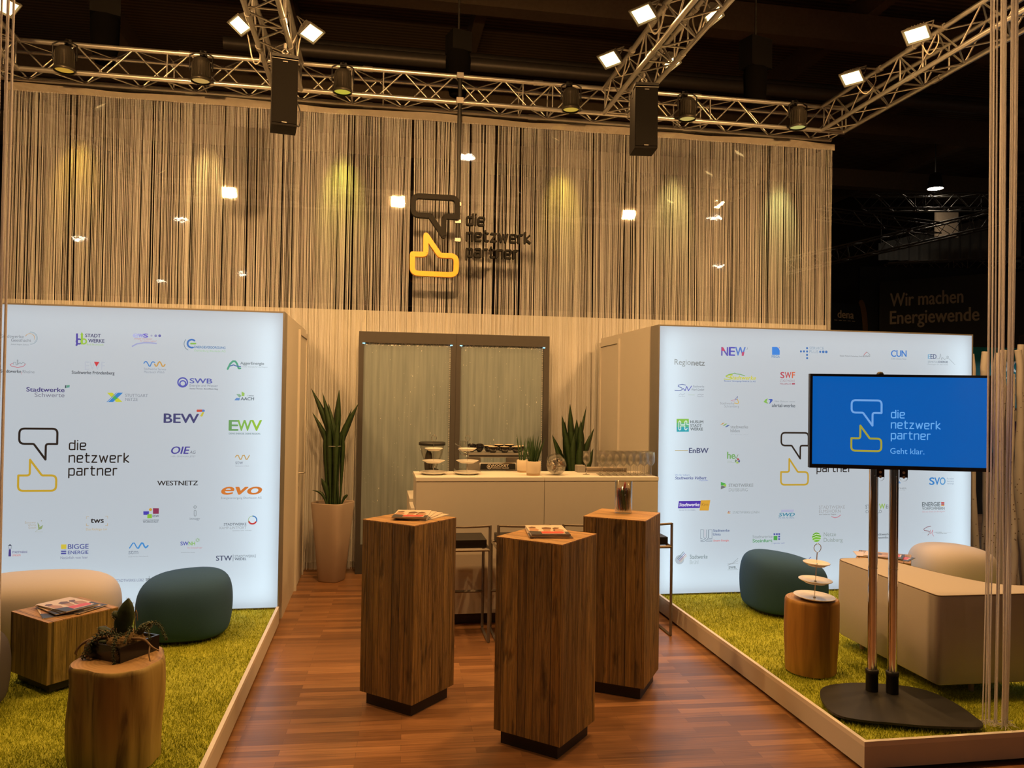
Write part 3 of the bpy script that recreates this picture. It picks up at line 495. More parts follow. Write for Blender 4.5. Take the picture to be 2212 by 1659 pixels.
('bold sky blue letters beside three small lines',[('T','S',5.064,1.088,0.05,0.066,'2b86d2','b'),('T','V',5.117,1.088,0.053,0.066,'2b86d2','b'),('T','O',5.172,1.088,0.057,0.066,'4f9cd6','b'),('T','Rundum',5.246,1.137,0.071,0.015,'9ab0c4',''),('T','bestens',5.247,1.113,0.07,0.016,'9ab0c4',''),('T','versorgt',5.247,1.092,0.07,0.015,'9ab0c4','')]),
('half hidden small grey capitals',[('T','PARTNER',4.676,1.048,0.153,0.014,'9aa2a8','b'),('P',[(4.741,1.101),(4.752,1.126),(4.771,1.101)],'6f9ccc'),('T','in Ihrer Stadt',4.743,1.032,0.071,0.008,'b0b6ba','')]),
('thin grey capitals over a red swoosh',[('T','STADTWERKE',3.95,0.875,0.257,0.027,'a6a8ac',''),('T','ELMSHORN',3.95,0.839,0.215,0.027,'a6a8ac',''),('T','Aus Liebe zur Region',3.95,0.819,0.17,0.011,'8e9094','b'),('S',[(4.074,0.803),(4.108,0.792),(4.141,0.799),(4.164,0.816)],0.0055,'c86a7c')]),
('grey capitals with a lime letter',[('T','STADT',4.413,0.873,0.131,0.034,'5f6b6e',''),('T','W',4.551,0.87,0.059,0.045,'93bf3c','b'),('T','ERKE',4.619,0.872,0.116,0.034,'5f6b6e',''),('T','COESFELD',4.414,0.831,0.161,0.028,'6c7880','')]),
('dark capitals beside red and orange flag bars',[('T','ENERGIE',4.99,0.887,0.188,0.039,'68757c','b'),('P',[(5.187,0.926),(5.22,0.925),(5.22,0.914),(5.187,0.915)],'d05050'),('P',[(5.187,0.912),(5.22,0.912),(5.22,0.902),(5.187,0.902)],'b03848'),('P',[(5.187,0.9),(5.22,0.9),(5.22,0.889),(5.187,0.889)],'e0a050'),('T','VORPOMMERN',4.99,0.856,0.232,0.023,'7c888e','b'),('T','Gas und Strom für die Region!',4.99,0.833,0.237,0.012,'d09aa4','i')]),
('small dark lettering partly behind a pole',[('T','Stadtwerke',4.502,0.625,0.169,0.021,'68727a','b'),('T','Schaumburg',4.502,0.597,0.181,0.021,'68727a','b')]),
('red handwritten letters with thin grey line',[('S',[(5.082,0.703),(5.041,0.696),(5.008,0.677),(5.015,0.663),(5.067,0.657),(5.063,0.63),(5.05,0.621)],0.005,'8a4a54'),('S',[(5.074,0.669),(5.08,0.63),(5.103,0.668),(5.098,0.63),(5.111,0.61)],0.0036,'cc5068'),('S',[(4.989,0.643),(5.294,0.641)],0.0016,'c8ced2'),('T','STADTWERKE',5.122,0.642,0.072,0.007,'90989c','b'),('T','MÜNDELHEIM GMBH',5.142,0.63,0.106,0.007,'90989c','b')]),
('large blue lowercase letters with red hand',[('T','evd',5.095,0.429,0.157,0.086,'5a6cb8',''),('S',[(5.038,0.439),(5.027,0.457)],0.005,'d0808c'),('S',[(5.042,0.443),(5.035,0.459)],0.004,'d0808c'),('S',[(5.048,0.444),(5.045,0.463)],0.005,'d0808c'),('S',[(5.055,0.444),(5.057,0.463)],0.005,'d0808c'),('S',[(5.061,0.443),(5.068,0.458)],0.004,'d0808c'),('S',[(5.066,0.44),(5.075,0.456)],0.004,'d0808c')]),
('partly hidden blue and yellow arcs with small words',[('S',[(3.848,0.406),(3.86,0.428),(3.876,0.439)],0.0052,'4a50a8'),('A',(3.887,0.387),0.02,30,200,0.0064,'d8b45c'),('C',(3.896,0.387),0.0072,'dcb860'),('T','Energieversorgung Gaildorf',3.797,0.35,0.243,0.021,'6f93c4','b')])]
# ------------------------------------------------------------------ shared materials
WHITE = simple('white_laminate', (0.64, 0.61, 0.56), 0.55, var=0.02)
CREAM = simple('cream_edge', (0.80, 0.76, 0.70), 0.5, var=0.02)
ALU = simple('aluminium_tube', (0.72, 0.71, 0.69), 0.36, 0.85, var=0.06, scale=30)
GREYALU = simple('grey_anodised', (0.30, 0.29, 0.28), 0.45, 0.5, var=0.05)
CHROME = simple('chrome', (0.82, 0.82, 0.82), 0.1, 1.0, var=0.02)
STEEL = simple('brushed_steel', (0.42, 0.40, 0.37), 0.4, 0.7, var=0.06)
BLACK = simple('black_plastic', (0.012, 0.012, 0.012), 0.45, var=0.1)
BLACKM = simple('black_metal', (0.02, 0.019, 0.018), 0.5, 0.2, var=0.1)
DARK = simple('dark_paint', (0.035, 0.03, 0.026), 0.7, var=0.15)
PLINTH = simple('black_plinth', (0.018, 0.014, 0.012), 0.5, var=0.1)
PORCELAIN = simple('porcelain', (0.86, 0.83, 0.78), 0.14, var=0.01)
STRING = simple('string_white', (0.78, 0.78, 0.79), 0.9, var=0.05, scale=60)
ROPE = soft_fibre(simple('cord_offwhite', (0.88, 0.86, 0.86), 0.95, var=0.1, scale=120, bump=0.3), 0.5)
SOIL = simple('potting_soil', (0.05, 0.035, 0.02), 0.95, var=0.4, scale=60, bump=0.5)
OAK = plank_mat('oak_top', [(0.50, 0.28, 0.10), (0.58, 0.34, 0.13), (0.46, 0.25, 0.09), (0.62, 0.38, 0.16)], 0.075, dark=0.35, rough=0.5, stain=0.25)
OLDWOOD = plank_mat('reclaimed_boards', [(0.28, 0.170, 0.048), (0.37, 0.225, 0.060), (0.23, 0.14, 0.046), (0.44, 0.275, 0.078), (0.32, 0.20, 0.066), (0.35, 0.20, 0.05)], 0.066, dark=0.52, rough=0.7, stain=0.6)
OLDWOOD_PALE = plank_mat('reclaimed_boards_pale', [(0.35, 0.24, 0.068), (0.40, 0.28, 0.082), (0.26, 0.175, 0.05), (0.44, 0.31, 0.095)], 0.085, dark=0.45, rough=0.65, stain=0.4)

# ------------------------------------------------------------------ floor
def floor_mat():
    m, nt, b = new_mat('laminate_floor'); L = nt.links
    tc = N(nt, 'ShaderNodeTexCoord')
    mp = N(nt, 'ShaderNodeMapping'); mp.inputs['Rotation'].default_value = (0, 0, 0.035)
    L.new(tc.outputs['Object'], mp.inputs['Vector'])
    br = N(nt, 'ShaderNodeTexBrick'); br.offset = 0.37; br.offset_frequency = 2; br.squash = 1.0
    br.inputs['Color1'].default_value = (0, 0, 0, 1); br.inputs['Color2'].default_value = (1, 1, 1, 1); br.inputs['Mortar'].default_value = (0.5, 0.5, 0.5, 1)
    br.inputs['Scale'].default_value = 1.0; br.inputs['Brick Width'].default_value = 0.62; br.inputs['Row Height'].default_value = 0.066
    br.inputs['Mortar Size'].default_value = 0.0011; br.inputs['Bias'].default_value = 0.0
    L.new(mp.outputs['Vector'], br.inputs['Vector'])
    ra = N(nt, 'ShaderNodeValToRGB'); cr = ra.color_ramp
    cols = [(0.0, (0.195, 0.09, 0.037)), (0.3, (0.25, 0.118, 0.048)), (0.6, (0.30, 0.142, 0.058)), (1.0, (0.39, 0.195, 0.082))]
    while len(cr.elements) < 4: cr.elements.new(0.5)
    for e, (p, c) in zip(cr.elements, cols): e.position = p; e.color = c + (1,)
    L.new(br.outputs['Color'], ra.inputs['Fac'])
    m2 = N(nt, 'ShaderNodeMapping'); m2.inputs['Scale'].default_value = (2.2, 60, 1); L.new(mp.outputs['Vector'], m2.inputs['Vector'])
    no = N(nt, 'ShaderNodeTexNoise'); no.inputs['Scale'].default_value = 1; no.inputs['Detail'].default_value = 5; no.inputs['Distortion'].default_value = 0.8
    L.new(m2.outputs['Vector'], no.inputs['Vector'])
    gr = N(nt, 'ShaderNodeMapRange'); gr.inputs[1].default_value = 0.32; gr.inputs[2].default_value = 0.68; gr.inputs[3].default_value = 0.72; gr.inputs[4].default_value = 1.16
    L.new(no.outputs['Fac'], gr.inputs[0])
    mo = N(nt, 'ShaderNodeMapRange'); mo.inputs[3].default_value = 1.0; mo.inputs[4].default_value = 0.6; L.new(br.outputs['Fac'], mo.inputs[0])
    mm = N(nt, 'ShaderNodeMath', operation='MULTIPLY'); L.new(gr.outputs[0], mm.inputs[0]); L.new(mo.outputs[0], mm.inputs[1])
    vs = N(nt, 'ShaderNodeVectorMath', operation='SCALE'); L.new(ra.outputs['Color'], vs.inputs[0]); L.new(mm.outputs[0], vs.inputs['Scale'])
    L.new(vs.outputs[0], b.inputs['Base Color'])
    rr = N(nt, 'ShaderNodeMapRange'); rr.inputs[3].default_value = 0.26; rr.inputs[4].default_value = 0.42; L.new(no.outputs['Fac'], rr.inputs[0])
    L.new(rr.outputs[0], b.inputs['Roughness'])
    return m
struct('floor', MB().box(-12, 26, -10, 31, -0.1, 0.0), floor_mat(), 'reddish brown strip laminate floor of the booth', 'floor')

# ------------------------------------------------------------------ platforms with artificial grass
PX_L, PX_R, PY_F = -0.75, 2.42, 3.60
def platform(name, x0, x1, yb, side, label):
    t = tag(MB().box(x0 + 0.03, x1 - 0.03, PY_F + 0.03, yb, 0.0, 0.018).build(name, PLINTH), label, 'platform', None, 'structure')
    b = MB().box(x0, x1, PY_F, yb, 0.018, 0.128); b.build('platform_body', WHITE, t)
    e = MB()
    e.box(x0, x1, PY_F, PY_F + 0.022, 0.128, 0.153)
    if side > 0: e.box(x0, x0 + 0.022, PY_F + 0.022, yb, 0.128, 0.153)
    else: e.box(x1 - 0.022, x1, PY_F + 0.022, yb, 0.128, 0.153)
    e.build('edge_strip', CREAM, t)
    return t
platform('platform', -3.9, PX_L, 6.5, -1, 'low white platform of the lounge by the hedge of logos on the left')['label'] = 'low white platform under the left lounge with a pale edge strip'
platform('platform', PX_R, 5.6, 6.58, 1, 'low white platform under the right lounge where the television stands')

def grass_mat():
    m, nt, b = new_mat('artificial_grass'); L = nt.links
    tc = N(nt, 'ShaderNodeTexCoord')
    n1 = N(nt, 'ShaderNodeTexNoise'); n1.inputs['Scale'].default_value = 130; n1.inputs['Detail'].default_value = 2
    n2 = N(nt, 'ShaderNodeTexNoise'); n2.inputs['Scale'].default_value = 4.0; n2.inputs['Detail'].default_value = 3
    L.new(tc.outputs['Object'], n1.inputs['Vector']); L.new(tc.outputs['Object'], n2.inputs['Vector'])
    ra = N(nt, 'ShaderNodeValToRGB'); cr = ra.color_ramp
    cols = [(0.25, (0.19, 0.22, 0.012)), (0.5, (0.44, 0.48, 0.040)), (0.78, (0.62, 0.64, 0.09))]
    while len(cr.elements) < 3: cr.elements.new(0.5)
    for e, (p, c) in zip(cr.elements, cols): e.position = p; e.color = c + (1,)
    ad = N(nt, 'ShaderNodeMath', operation='MULTIPLY_ADD'); L.new(n2.outputs['Fac'], ad.inputs[0]); ad.inputs[1].default_value = 0.5; 
    sb = N(nt, 'ShaderNodeMath', operation='SUBTRACT'); L.new(n1.outputs['Fac'], sb.inputs[0]); sb.inputs[1].default_value = 0.25
    L.new(sb.outputs[0], ad.inputs[2]); L.new(ad.outputs[0], ra.inputs['Fac']); L.new(ra.outputs['Color'], b.inputs['Base Color'])
    b.inputs['Roughness'].default_value = 0.8
    b.inputs['Specular IOR Level'].default_value = 0.25
    return m
GRASS = grass_mat()
def grass(x0, x1, y0, y1, label, seed):
    rs = np.random.RandomState(seed)
    cnt = 0; V = []
    # denser toward the front of the booth where single blades can be told apart
    for ya, yb, dens in ((y0, y0 + 1.1, 15000), (y0 + 1.1, y1, 10000)):
        n = int((x1 - x0) * (yb - ya) * dens)
        px = rs.uniform(x0, x1, n); py = rs.uniform(ya, yb, n); a = rs.uniform(0, 2 * PI, n)
        h = rs.uniform(0.012, 0.026, n); w = rs.uniform(0.0013, 0.0024, n); ln = rs.uniform(0.004, 0.017, n); b = rs.uniform(0, 2 * PI, n)
        z = 0.132
        tri = np.empty((n, 3, 3))
        tri[:, 0] = np.stack([px - np.cos(a) * w, py - np.sin(a) * w, np.full(n, z)], 1)
        tri[:, 1] = np.stack([px + np.cos(a) * w, py + np.sin(a) * w, np.full(n, z)], 1)
        tri[:, 2] = np.stack([px + np.cos(b) * ln, py + np.sin(b) * ln, z + h], 1)
        V.append(tri.reshape(-1, 3))
    V = np.concatenate(V)
    base = np.array([[x0, y0, 0.1335], [x1, y0, 0.1335], [x1, y1, 0.1335], [x0, y1, 0.1335]])
    n3 = len(V); allv = np.concatenate([V, base])
    me = bpy.data.meshes.new('artificial_grass')
    nt_ = n3 // 3
    me.vertices.add(len(allv)); me.vertices.foreach_set('co', allv.ravel())
    me.loops.add(n3 + 4); me.loops.foreach_set('vertex_index', np.arange(n3 + 4, dtype=np.int32))
    me.polygons.add(nt_ + 1)
    me.polygons.foreach_set('loop_start', np.concatenate([np.arange(0, n3, 3), [n3]]).astype(np.int32))
    me.polygons.foreach_set('loop_total', np.concatenate([np.full(nt_, 3), [4]]).astype(np.int32))
    me.update(calc_edges=True)
    me.materials.append(GRASS)
    o = bpy.data.objects.new('artificial_grass', me); COL.objects.link(o)
    return tag(o, label, 'artificial grass', None, 'stuff')
grass(-3.0, PX_L - 0.024, PY_F + 0.024, 6.49, 'yellow green artificial grass on the left platform around the log table with cacti', 1)
grass(PX_R + 0.024, 5.55, PY_F + 0.024, 6.57, 'yellow green artificial grass on the right platform under the television stand', 2)

# ------------------------------------------------------------------ cabins with light boxes
def lightbox_mat():
    """thin back-lit fabric: an even LED sheet behind it, plus translucency for the edge strips inside the box"""
    m, nt, b = new_mat('backlit_fabric'); L = nt.links
    b.inputs['Base Color'].default_value = (0.05, 0.05, 0.05, 1)
    b.inputs['Roughness'].default_value = 0.7
    b.inputs['Specular IOR Level'].default_value = 0.1
    b.inputs['Emission Color'].default_value = (0.83, 0.91, 1.0, 1)
    b.inputs['Emission Strength'].default_value = 0.43
    tr = N(nt, 'ShaderNodeBsdfTranslucent'); tr.inputs['Color'].default_value = (0.30, 0.33, 0.35, 1)
    mx = N(nt, 'ShaderNodeAddShader')
    L.new(b.outputs[0], mx.inputs[0]); L.new(tr.outputs[0], mx.inputs[1])
    L.new(mx.outputs[0], nt.nodes['Material Output'].inputs['Surface'])
    return m
LIGHTBOX = lightbox_mat()
EDGE_W = 5.0
def strip_light(name, loc, rot, sx, sy, w, parent, col=(0.80, 0.95, 1.0)):
    d = bpy.data.lights.new(name, 'AREA'); d.shape = 'RECTANGLE'; d.size = sx; d.size_y = sy; d.energy = w; d.color = col
    o = bpy.data.objects.new(name, d); COL.objects.link(o); o.location = loc; o.rotation_euler = rot
    if parent: o.parent = parent
    return o
def lightbox(x0, x1, y, label, logos, em_x, em_z, em_s):
    """hollow box 0.2 m deep with LED strips down both inner sides; z 0.15 to 2.5"""
    z0, z1 = 0.140, 2.5
    t = thing('light_box', label, 'light box', ((x0 + x1) / 2, y, z0))
    ox, oz = (x0 + x1) / 2, z0
    W = (x1 - x0) / 2; Hh = z1 - z0
    MB().add([(-W + 0.012, 0, 0.006), (W - 0.012, 0, 0.006), (W - 0.012, 0, Hh - 0.012), (-W + 0.012, 0, Hh - 0.012)], [(0, 1, 2, 3)]).build('backlit_panel', LIGHTBOX, t)
    f = MB()
    f.box(-W, -W + 0.012, -0.004, 0.2, 0, Hh); f.box(W - 0.012, W, -0.004, 0.2, 0, Hh)
    f.box(-W + 0.012, W - 0.012, 0.001, 0.2, 0, 0.006); f.box(-W + 0.012, W - 0.012, -0.004, 0.2, Hh - 0.012, Hh)
    f.build('frame', GREYALU, t)
    MB().box(-W + 0.012, W - 0.012, 0.19, 0.2, 0.006, Hh - 0.012).build('back_panel', simple('box_white', (0.42, 0.5, 0.55), 0.9, var=0.01), t)
    for s in (-1, 1):
        strip_light('led_strip', (s * (W - 0.02), 0.165, Hh / 2), (0, s * PI / 2, 0), Hh - 0.1, 0.06, EDGE_W, t)
        strip_light('led_strip', (0, 0.165, Hh / 2 + s * (Hh / 2 - 0.02)), (0 if s > 0 else PI, 0, 0), 2 * W - 0.1, 0.06, EDGE_W * (0.3 if s > 0 else 0.85), t)
    for lab, prims in logos:
        mb = MB(); cols = []
        def ci(c):
            if c not in cols: cols.append(c)
            return cols.index(c)
        for k, p in enumerate(prims):
            n0 = len(mb.v)
            if p[0] == 'T': put_text(mb, p[1], p[2] - ox, p[3] - oz, p[4], p[5], ci(p[6]), p[7])
            elif p[0] == 'P': mb.add([(a - ox, 0, b - oz) for a, b in p[1]], [tuple(range(len(p[1])))], ci(p[2]))
            elif p[0] == 'S': flat_stroke(mb, [(a - ox, b - oz) for a, b in p[1]], p[2], ci(p[3]), n=6)
            elif p[0] == 'C': flat_stroke(mb, [(p[1][0] - ox, p[1][1] - oz)] * 2, p[2] * 2, ci(p[3]), n=20)
            elif p[0] == 'A':
                c, r, a0, a1, w = p[1:6]
                flat_stroke(mb, [(c[0] - ox + r * math.cos(math.radians(a)), c[1] - oz + r * math.sin(math.radians(a))) for a in np.linspace(a0, a1, max(6, int(abs(a1 - a0) / 12)))], w, ci(p[6]), n=6)
            dy = -0.0012 - 0.0002 * k
            mb.v[n0:] = [(v[0], v[1] + dy, v[2]) for v in mb.v[n0:]]
        o = mb.build('printed_logo', [ink(c) for c in cols], t)
        o['label'] = lab
    mb = MB()
    emblem(mb, em_x - ox, em_z - oz, em_s, 0, 1, 0)
    mb.v = [(v[0], v[1] - 0.0012, v[2]) for v in mb.v]
    o = mb.build('printed_emblem', [ink('16161a'), ink('c8a32e')], t)
    o['label'] = 'two facing speech bubbles, black over gold, beside a black three line wordmark'
    return t
LB_L = lightbox(-3.85, -0.752, 6.5, 'left glowing white light box printed with partner logos behind the beige pouf and cacti table', LOGOS_LEFT, -2.684, 1.07, 0.283)
LB_R = lightbox(2.408, 5.51, 6.58, 'right glowing white light box printed with partner logos behind the television', LOGOS_RIGHT, 3.568, 1.083, 0.281)

def cabin(name, x0, x1, y0, y1, xs, label):
    mb = MB().box(x0, x1, y0, y1, 0, 2.5)
    return struct(name, mb, WHITE, label, 'cabin wall')
cabin('wall_left', -3.85, -0.752, 6.702, 8.36, 1, 'white side cabin with a door beside the tall planter')
cabin('wall_right', 2.40, 5.51, 6.782, 8.36, -1, 'white side cabin with a narrow door behind the glasses')

def door(name, x, out, y0, y1, label, handle):
    """door leaf set in a thin raised frame on a cabin side; out = +1 when it faces +x"""
    s = out
    t = MB()
    def bx(mb, d0, d1, ya, yb, za, zb): mb.box(min(x + s * d0, x + s * d1), max(x + s * d0, x + s * d1), ya, yb, za, zb)
    bx(t, 0.001, 0.010, y0, y1, 0.005, 2.40)
    o = tag(t.build(name, WHITE), label, 'door', None, 'structure')
    f = MB()
    bx(f, 0.001, 0.022, y0 - 0.05, y0 - 0.004, 0.0, 2.45); bx(f, 0.001, 0.022, y1 + 0.004, y1 + 0.05, 0, 2.45); bx(f, 0.001, 0.022, y0 - 0.004, y1 + 0.004, 2.405, 2.45)
    f.build('door_frame', WHITE, o)
    g = MB()
    bx(g, 0.0005, 0.003, y0 - 0.004, y0, 0.005, 2.405); bx(g, 0.0005, 0.003, y1, y1 + 0.004, 0.005, 2.405); bx(g, 0.0005, 0.003, y0, y1, 2.40, 2.405)
    g.build('door_gap', BLACK, o)
    if handle:
        yh = y0 + 0.09
        h = MB(); bx(h, 0.010, 0.016, yh - 0.018, yh + 0.018, 1.0, 1.17)
        h.tube([(x + s * 0.016, yh, 1.09), (x + s * 0.055, yh, 1.09), (x + s * 0.06, yh + 0.02, 1.09), (x + s * 0.06, yh + 0.13, 1.085)], 0.009, 8)
        h.build('door_handle', STEEL, o)
        k = MB(); bx(k, 0.010, 0.016, yh - 0.018, yh + 0.018, 0.90, 0.96); k.build('lock_plate', STEEL, o)
    return o
door('door_1', -0.752, 1, 7.66, 8.29, 'plain white door with lever handle in the left cabin', True)
door('door_2', 2.40, -1, 7.70, 8.30, 'plain white door without handle in the right cabin', False)

# ------------------------------------------------------------------ back wall, string curtain, clear pane
struct('wall_back', MB().box(-3.9, 5.25, 8.62, 8.68, 0, 2.755), WHITE, 'white back wall behind the lower half of the string curtain', 'wall')
struct('baseboard_back', MB().box(-3.9, 5.25, 8.60, 8.62, 0, 0.06), simple('grey_base', (0.4, 0.38, 0.35), 0.6), 'grey skirting at the foot of the back wall', 'skirting')

def string_curtain():
    rs = np.random.RandomState(5)
    x0, x1, y, zt, zb = -3.66, 5.20, 8.43, 4.80, 0.02
    n = 2450
    xs = np.sort(rs.uniform(x0, x1, n) * 0.42 + np.linspace(x0, x1, n) * 0.58)
    xs = np.linspace(x0, x1, n) + rs.normal(0, 0.0035, n)
    # bunching: strings drift together lower down and leave gaps
    def field(x, sd, k):
        r = np.random.RandomState(sd); out = np.zeros_like(x)
        for _ in range(k):
            fq = r.uniform(8, 90); out += np.sin(x * fq + r.uniform(0, 6.28)) / fq
        return out
    d1 = field(xs, 3, 40) * 0.05; d2 = field(xs, 4, 40) * 0.09
    keep = np.ones(n, bool)
    for c, w in [(-3.02, .016), (-2.86, .01), (-1.02, .014), (0.31, .022), (.56, .012), (.93, .022), (1.09, .015), (1.22, .018), (1.33, .012), (1.48, .015), (3.95, .012), (4.4, .02), (2.3, .012), (-0.3, .012), (-2.3, .014), (-1.6, .012)]:
        keep &= ~(np.abs(xs - c) < w / 2)
    keep &= rs.rand(n) > 0.16
    xs, d1, d2 = xs[keep], d1[keep], d2[keep]; n = len(xs)
    yy = y + rs.normal(0, 0.006, n); w = rs.uniform(0.0010, 0.0018, n)
    V = np.empty((n, 4, 4, 3))
    for k, (z, dx) in enumerate(((zt, 0 * d1), (3.9, d1 * 0.6), (2.6, d1), (zb, d2))):
        jit = rs.normal(0, 0.0018 if k else 0, n)
        cx = xs + dx + jit
        for q, (ax, ay) in enumerate(((-1, 0), (0, -1), (1, 0), (0, 1))):
            V[:, k, q, 0] = cx + ax * w; V[:, k, q, 1] = yy + ay * w; V[:, k, q, 2] = z
    F = []
    base = np.arange(n) * 16
    for k in range(3):
        for q in range(4):
            F.append(np.stack([base + k * 4 + q, base + k * 4 + (q + 1) % 4, base + (k + 1) * 4 + (q + 1) % 4, base + (k + 1) * 4 + q], 1))
    F = np.concatenate(F).astype(np.int32)
    me = bpy.data.meshes.new('string_curtain')
    me.vertices.add(n * 16); me.vertices.foreach_set('co', V.reshape(-1))
    me.loops.add(len(F) * 4); me.loops.foreach_set('vertex_index', F.ravel())
    me.polygons.add(len(F)); me.polygons.foreach_set('loop_start', np.arange(0, len(F) * 4, 4, dtype=np.int32)); me.polygons.foreach_set('loop_total', np.full(len(F), 4, np.int32))
    me.update(calc_edges=True); me.materials.append(STRING)
    o = bpy.data.objects.new('string_curtain', me); COL.objects.link(o)
    return tag(o, 'pale string curtain hanging across the whole back from the truss', 'string curtain', None, 'stuff')
CURT = string_curtain()
hb = MB()
xx = np.linspace(-3.68, 5.22, 140)
for a, b in zip(xx[:-1], xx[1:]):
    ya = 8.425 + 0.008 * math.sin(a * 9); yb = 8.425 + 0.008 * math.sin(b * 9)
    za = 4.865 + 0.012 * math.sin(a * 3.1); zb_ = 4.865 + 0.012 * math.sin(b * 3.1)
    hb.add([(a, ya, 4.79), (b, yb, 4.79), (b, yb, zb_), (a, ya, za), (a, ya + .012, 4.79), (b, yb + .012, 4.79), (b, yb + .012, zb_), (a, ya + .012, za)], [(0, 1, 2, 3), (7, 6, 5, 4), (3, 2, 6, 7), (4, 5, 1, 0)])
hb.build('header_band', simple('header_cloth', (0.42, 0.38, 0.32), 0.9, var=0.15), CURT)

def wavy_pane():
    """clear film that is not perfectly flat, so mirrored lamps break up a little"""
    m = glass('clear_film'); nt = m.node_tree; L = nt.links
    tc = N(nt, 'ShaderNodeTexCoord'); no = N(nt, 'ShaderNodeTexNoise'); no.inputs['Scale'].default_value = 11; no.inputs['Detail'].default_value = 2
    bp = N(nt, 'ShaderNodeBump'); bp.inputs['Strength'].default_value = 1.0; bp.inputs['Distance'].default_value = 0.0002
    L.new(tc.outputs['Object'], no.inputs['Vector']); L.new(no.outputs['Fac'], bp.inputs['Height'])
    for n in nt.nodes:
        if n.type == 'BSDF_GLOSSY': L.new(bp.outputs['Normal'], n.inputs['Normal'])
    return m
pane = MB().box(-3.55, 5.10, 8.297, 8.303, 2.78, 4.87)
t = tag(pane.build('clear_pane', wavy_pane()), 'clear pane in front of the upper string curtain mirroring the hall lamps', 'clear pane')

# ------------------------------------------------------------------ trusses
def truss(label, p0, p1, group='aluminium trusses of the booth frame', sec=0.27, pitch=0.52, mat=ALU, r=0.024, name='truss', caps=True):
    p0, p1 = Vector(p0), Vector(p1)
    L_ = (p1 - p0).length
    d = (p1 - p0).normalized()
    t = thing(name, label, 'truss', p0, math.atan2(d.y, d.x), group)
    inc = math.asin(max(-1, min(1, d.z)))
    t.rotation_euler = Euler((0, -inc, math.atan2(d.y, d.x)))
    h = sec / 2
    cs = [(-h, 0), (h, 0), (h, sec), (-h, sec)]
    for (y, z) in cs:
        MB().tube([(0, y, z), (L_, y, z)], r, 10).build('chord', mat, t)
    for a in range(4):
        (ya, za), (yb, zb) = cs[a], cs[(a + 1) % 4]
        mb = MB()
        n = max(2, int(round(L_ / (pitch / 2))))
        off = a % 2
        for i in range(n):
            xa, xb = L_ * i / n, L_ * (i + 1) / n
            A_, B_ = ((ya, za), (yb, zb)) if (i + off) % 2 == 0 else ((yb, zb), (ya, za))
            mb.tube([(xa, A_[0], A_[1]), (xb, B_[0], B_[1])], r * 0.36, 6, cap=False)
        for x in ([0.03, L_ - 0.03] if caps else []):
            mb.tube([(x, ya, za), (x, yb, zb)], r * 0.42, 6, cap=False)
        # couplers every 2 m
        for q in range(1, int(L_ // 2.2) + 1):
            xq = q * L_ / (int(L_ // 2.2) + 1)
            for dx in (-0.16, 0.16):
                mb.tube([(xq + dx, ya, za), (xq + dx, yb, zb)], r * 0.36, 6, cap=False)
            mb.tube([(xq - 0.05, ya, za), (xq + 0.05, ya, za)], r * 1.25, 10)
        mb.build('bracing', mat, t)
    return t
TZ = 4.905
truss('long back truss carrying the string curtain', (-3.72, 8.275, TZ), (5.16, 8.275, TZ))
truss('cross truss with the left hanging loudspeaker', (-0.96, 8.12, TZ), (-0.96, 3.62, TZ))
truss('cross truss with the right hanging loudspeaker', (2.465, 8.12, TZ), (2.465, 3.62, TZ))
truss('rightmost side truss rising to the upper right corner behind the loose cords', (5.01, 8.12, TZ), (5.01, 3.62, TZ))
truss('leftmost side truss mostly behind the loose cords at the upper left corner', (-3.58, 8.12, TZ), (-3.58, 3.62, TZ))
truss('front truss above the picture edge that carries the loose cords', (-3.72, 3.47, TZ), (5.16, 3.47, TZ))
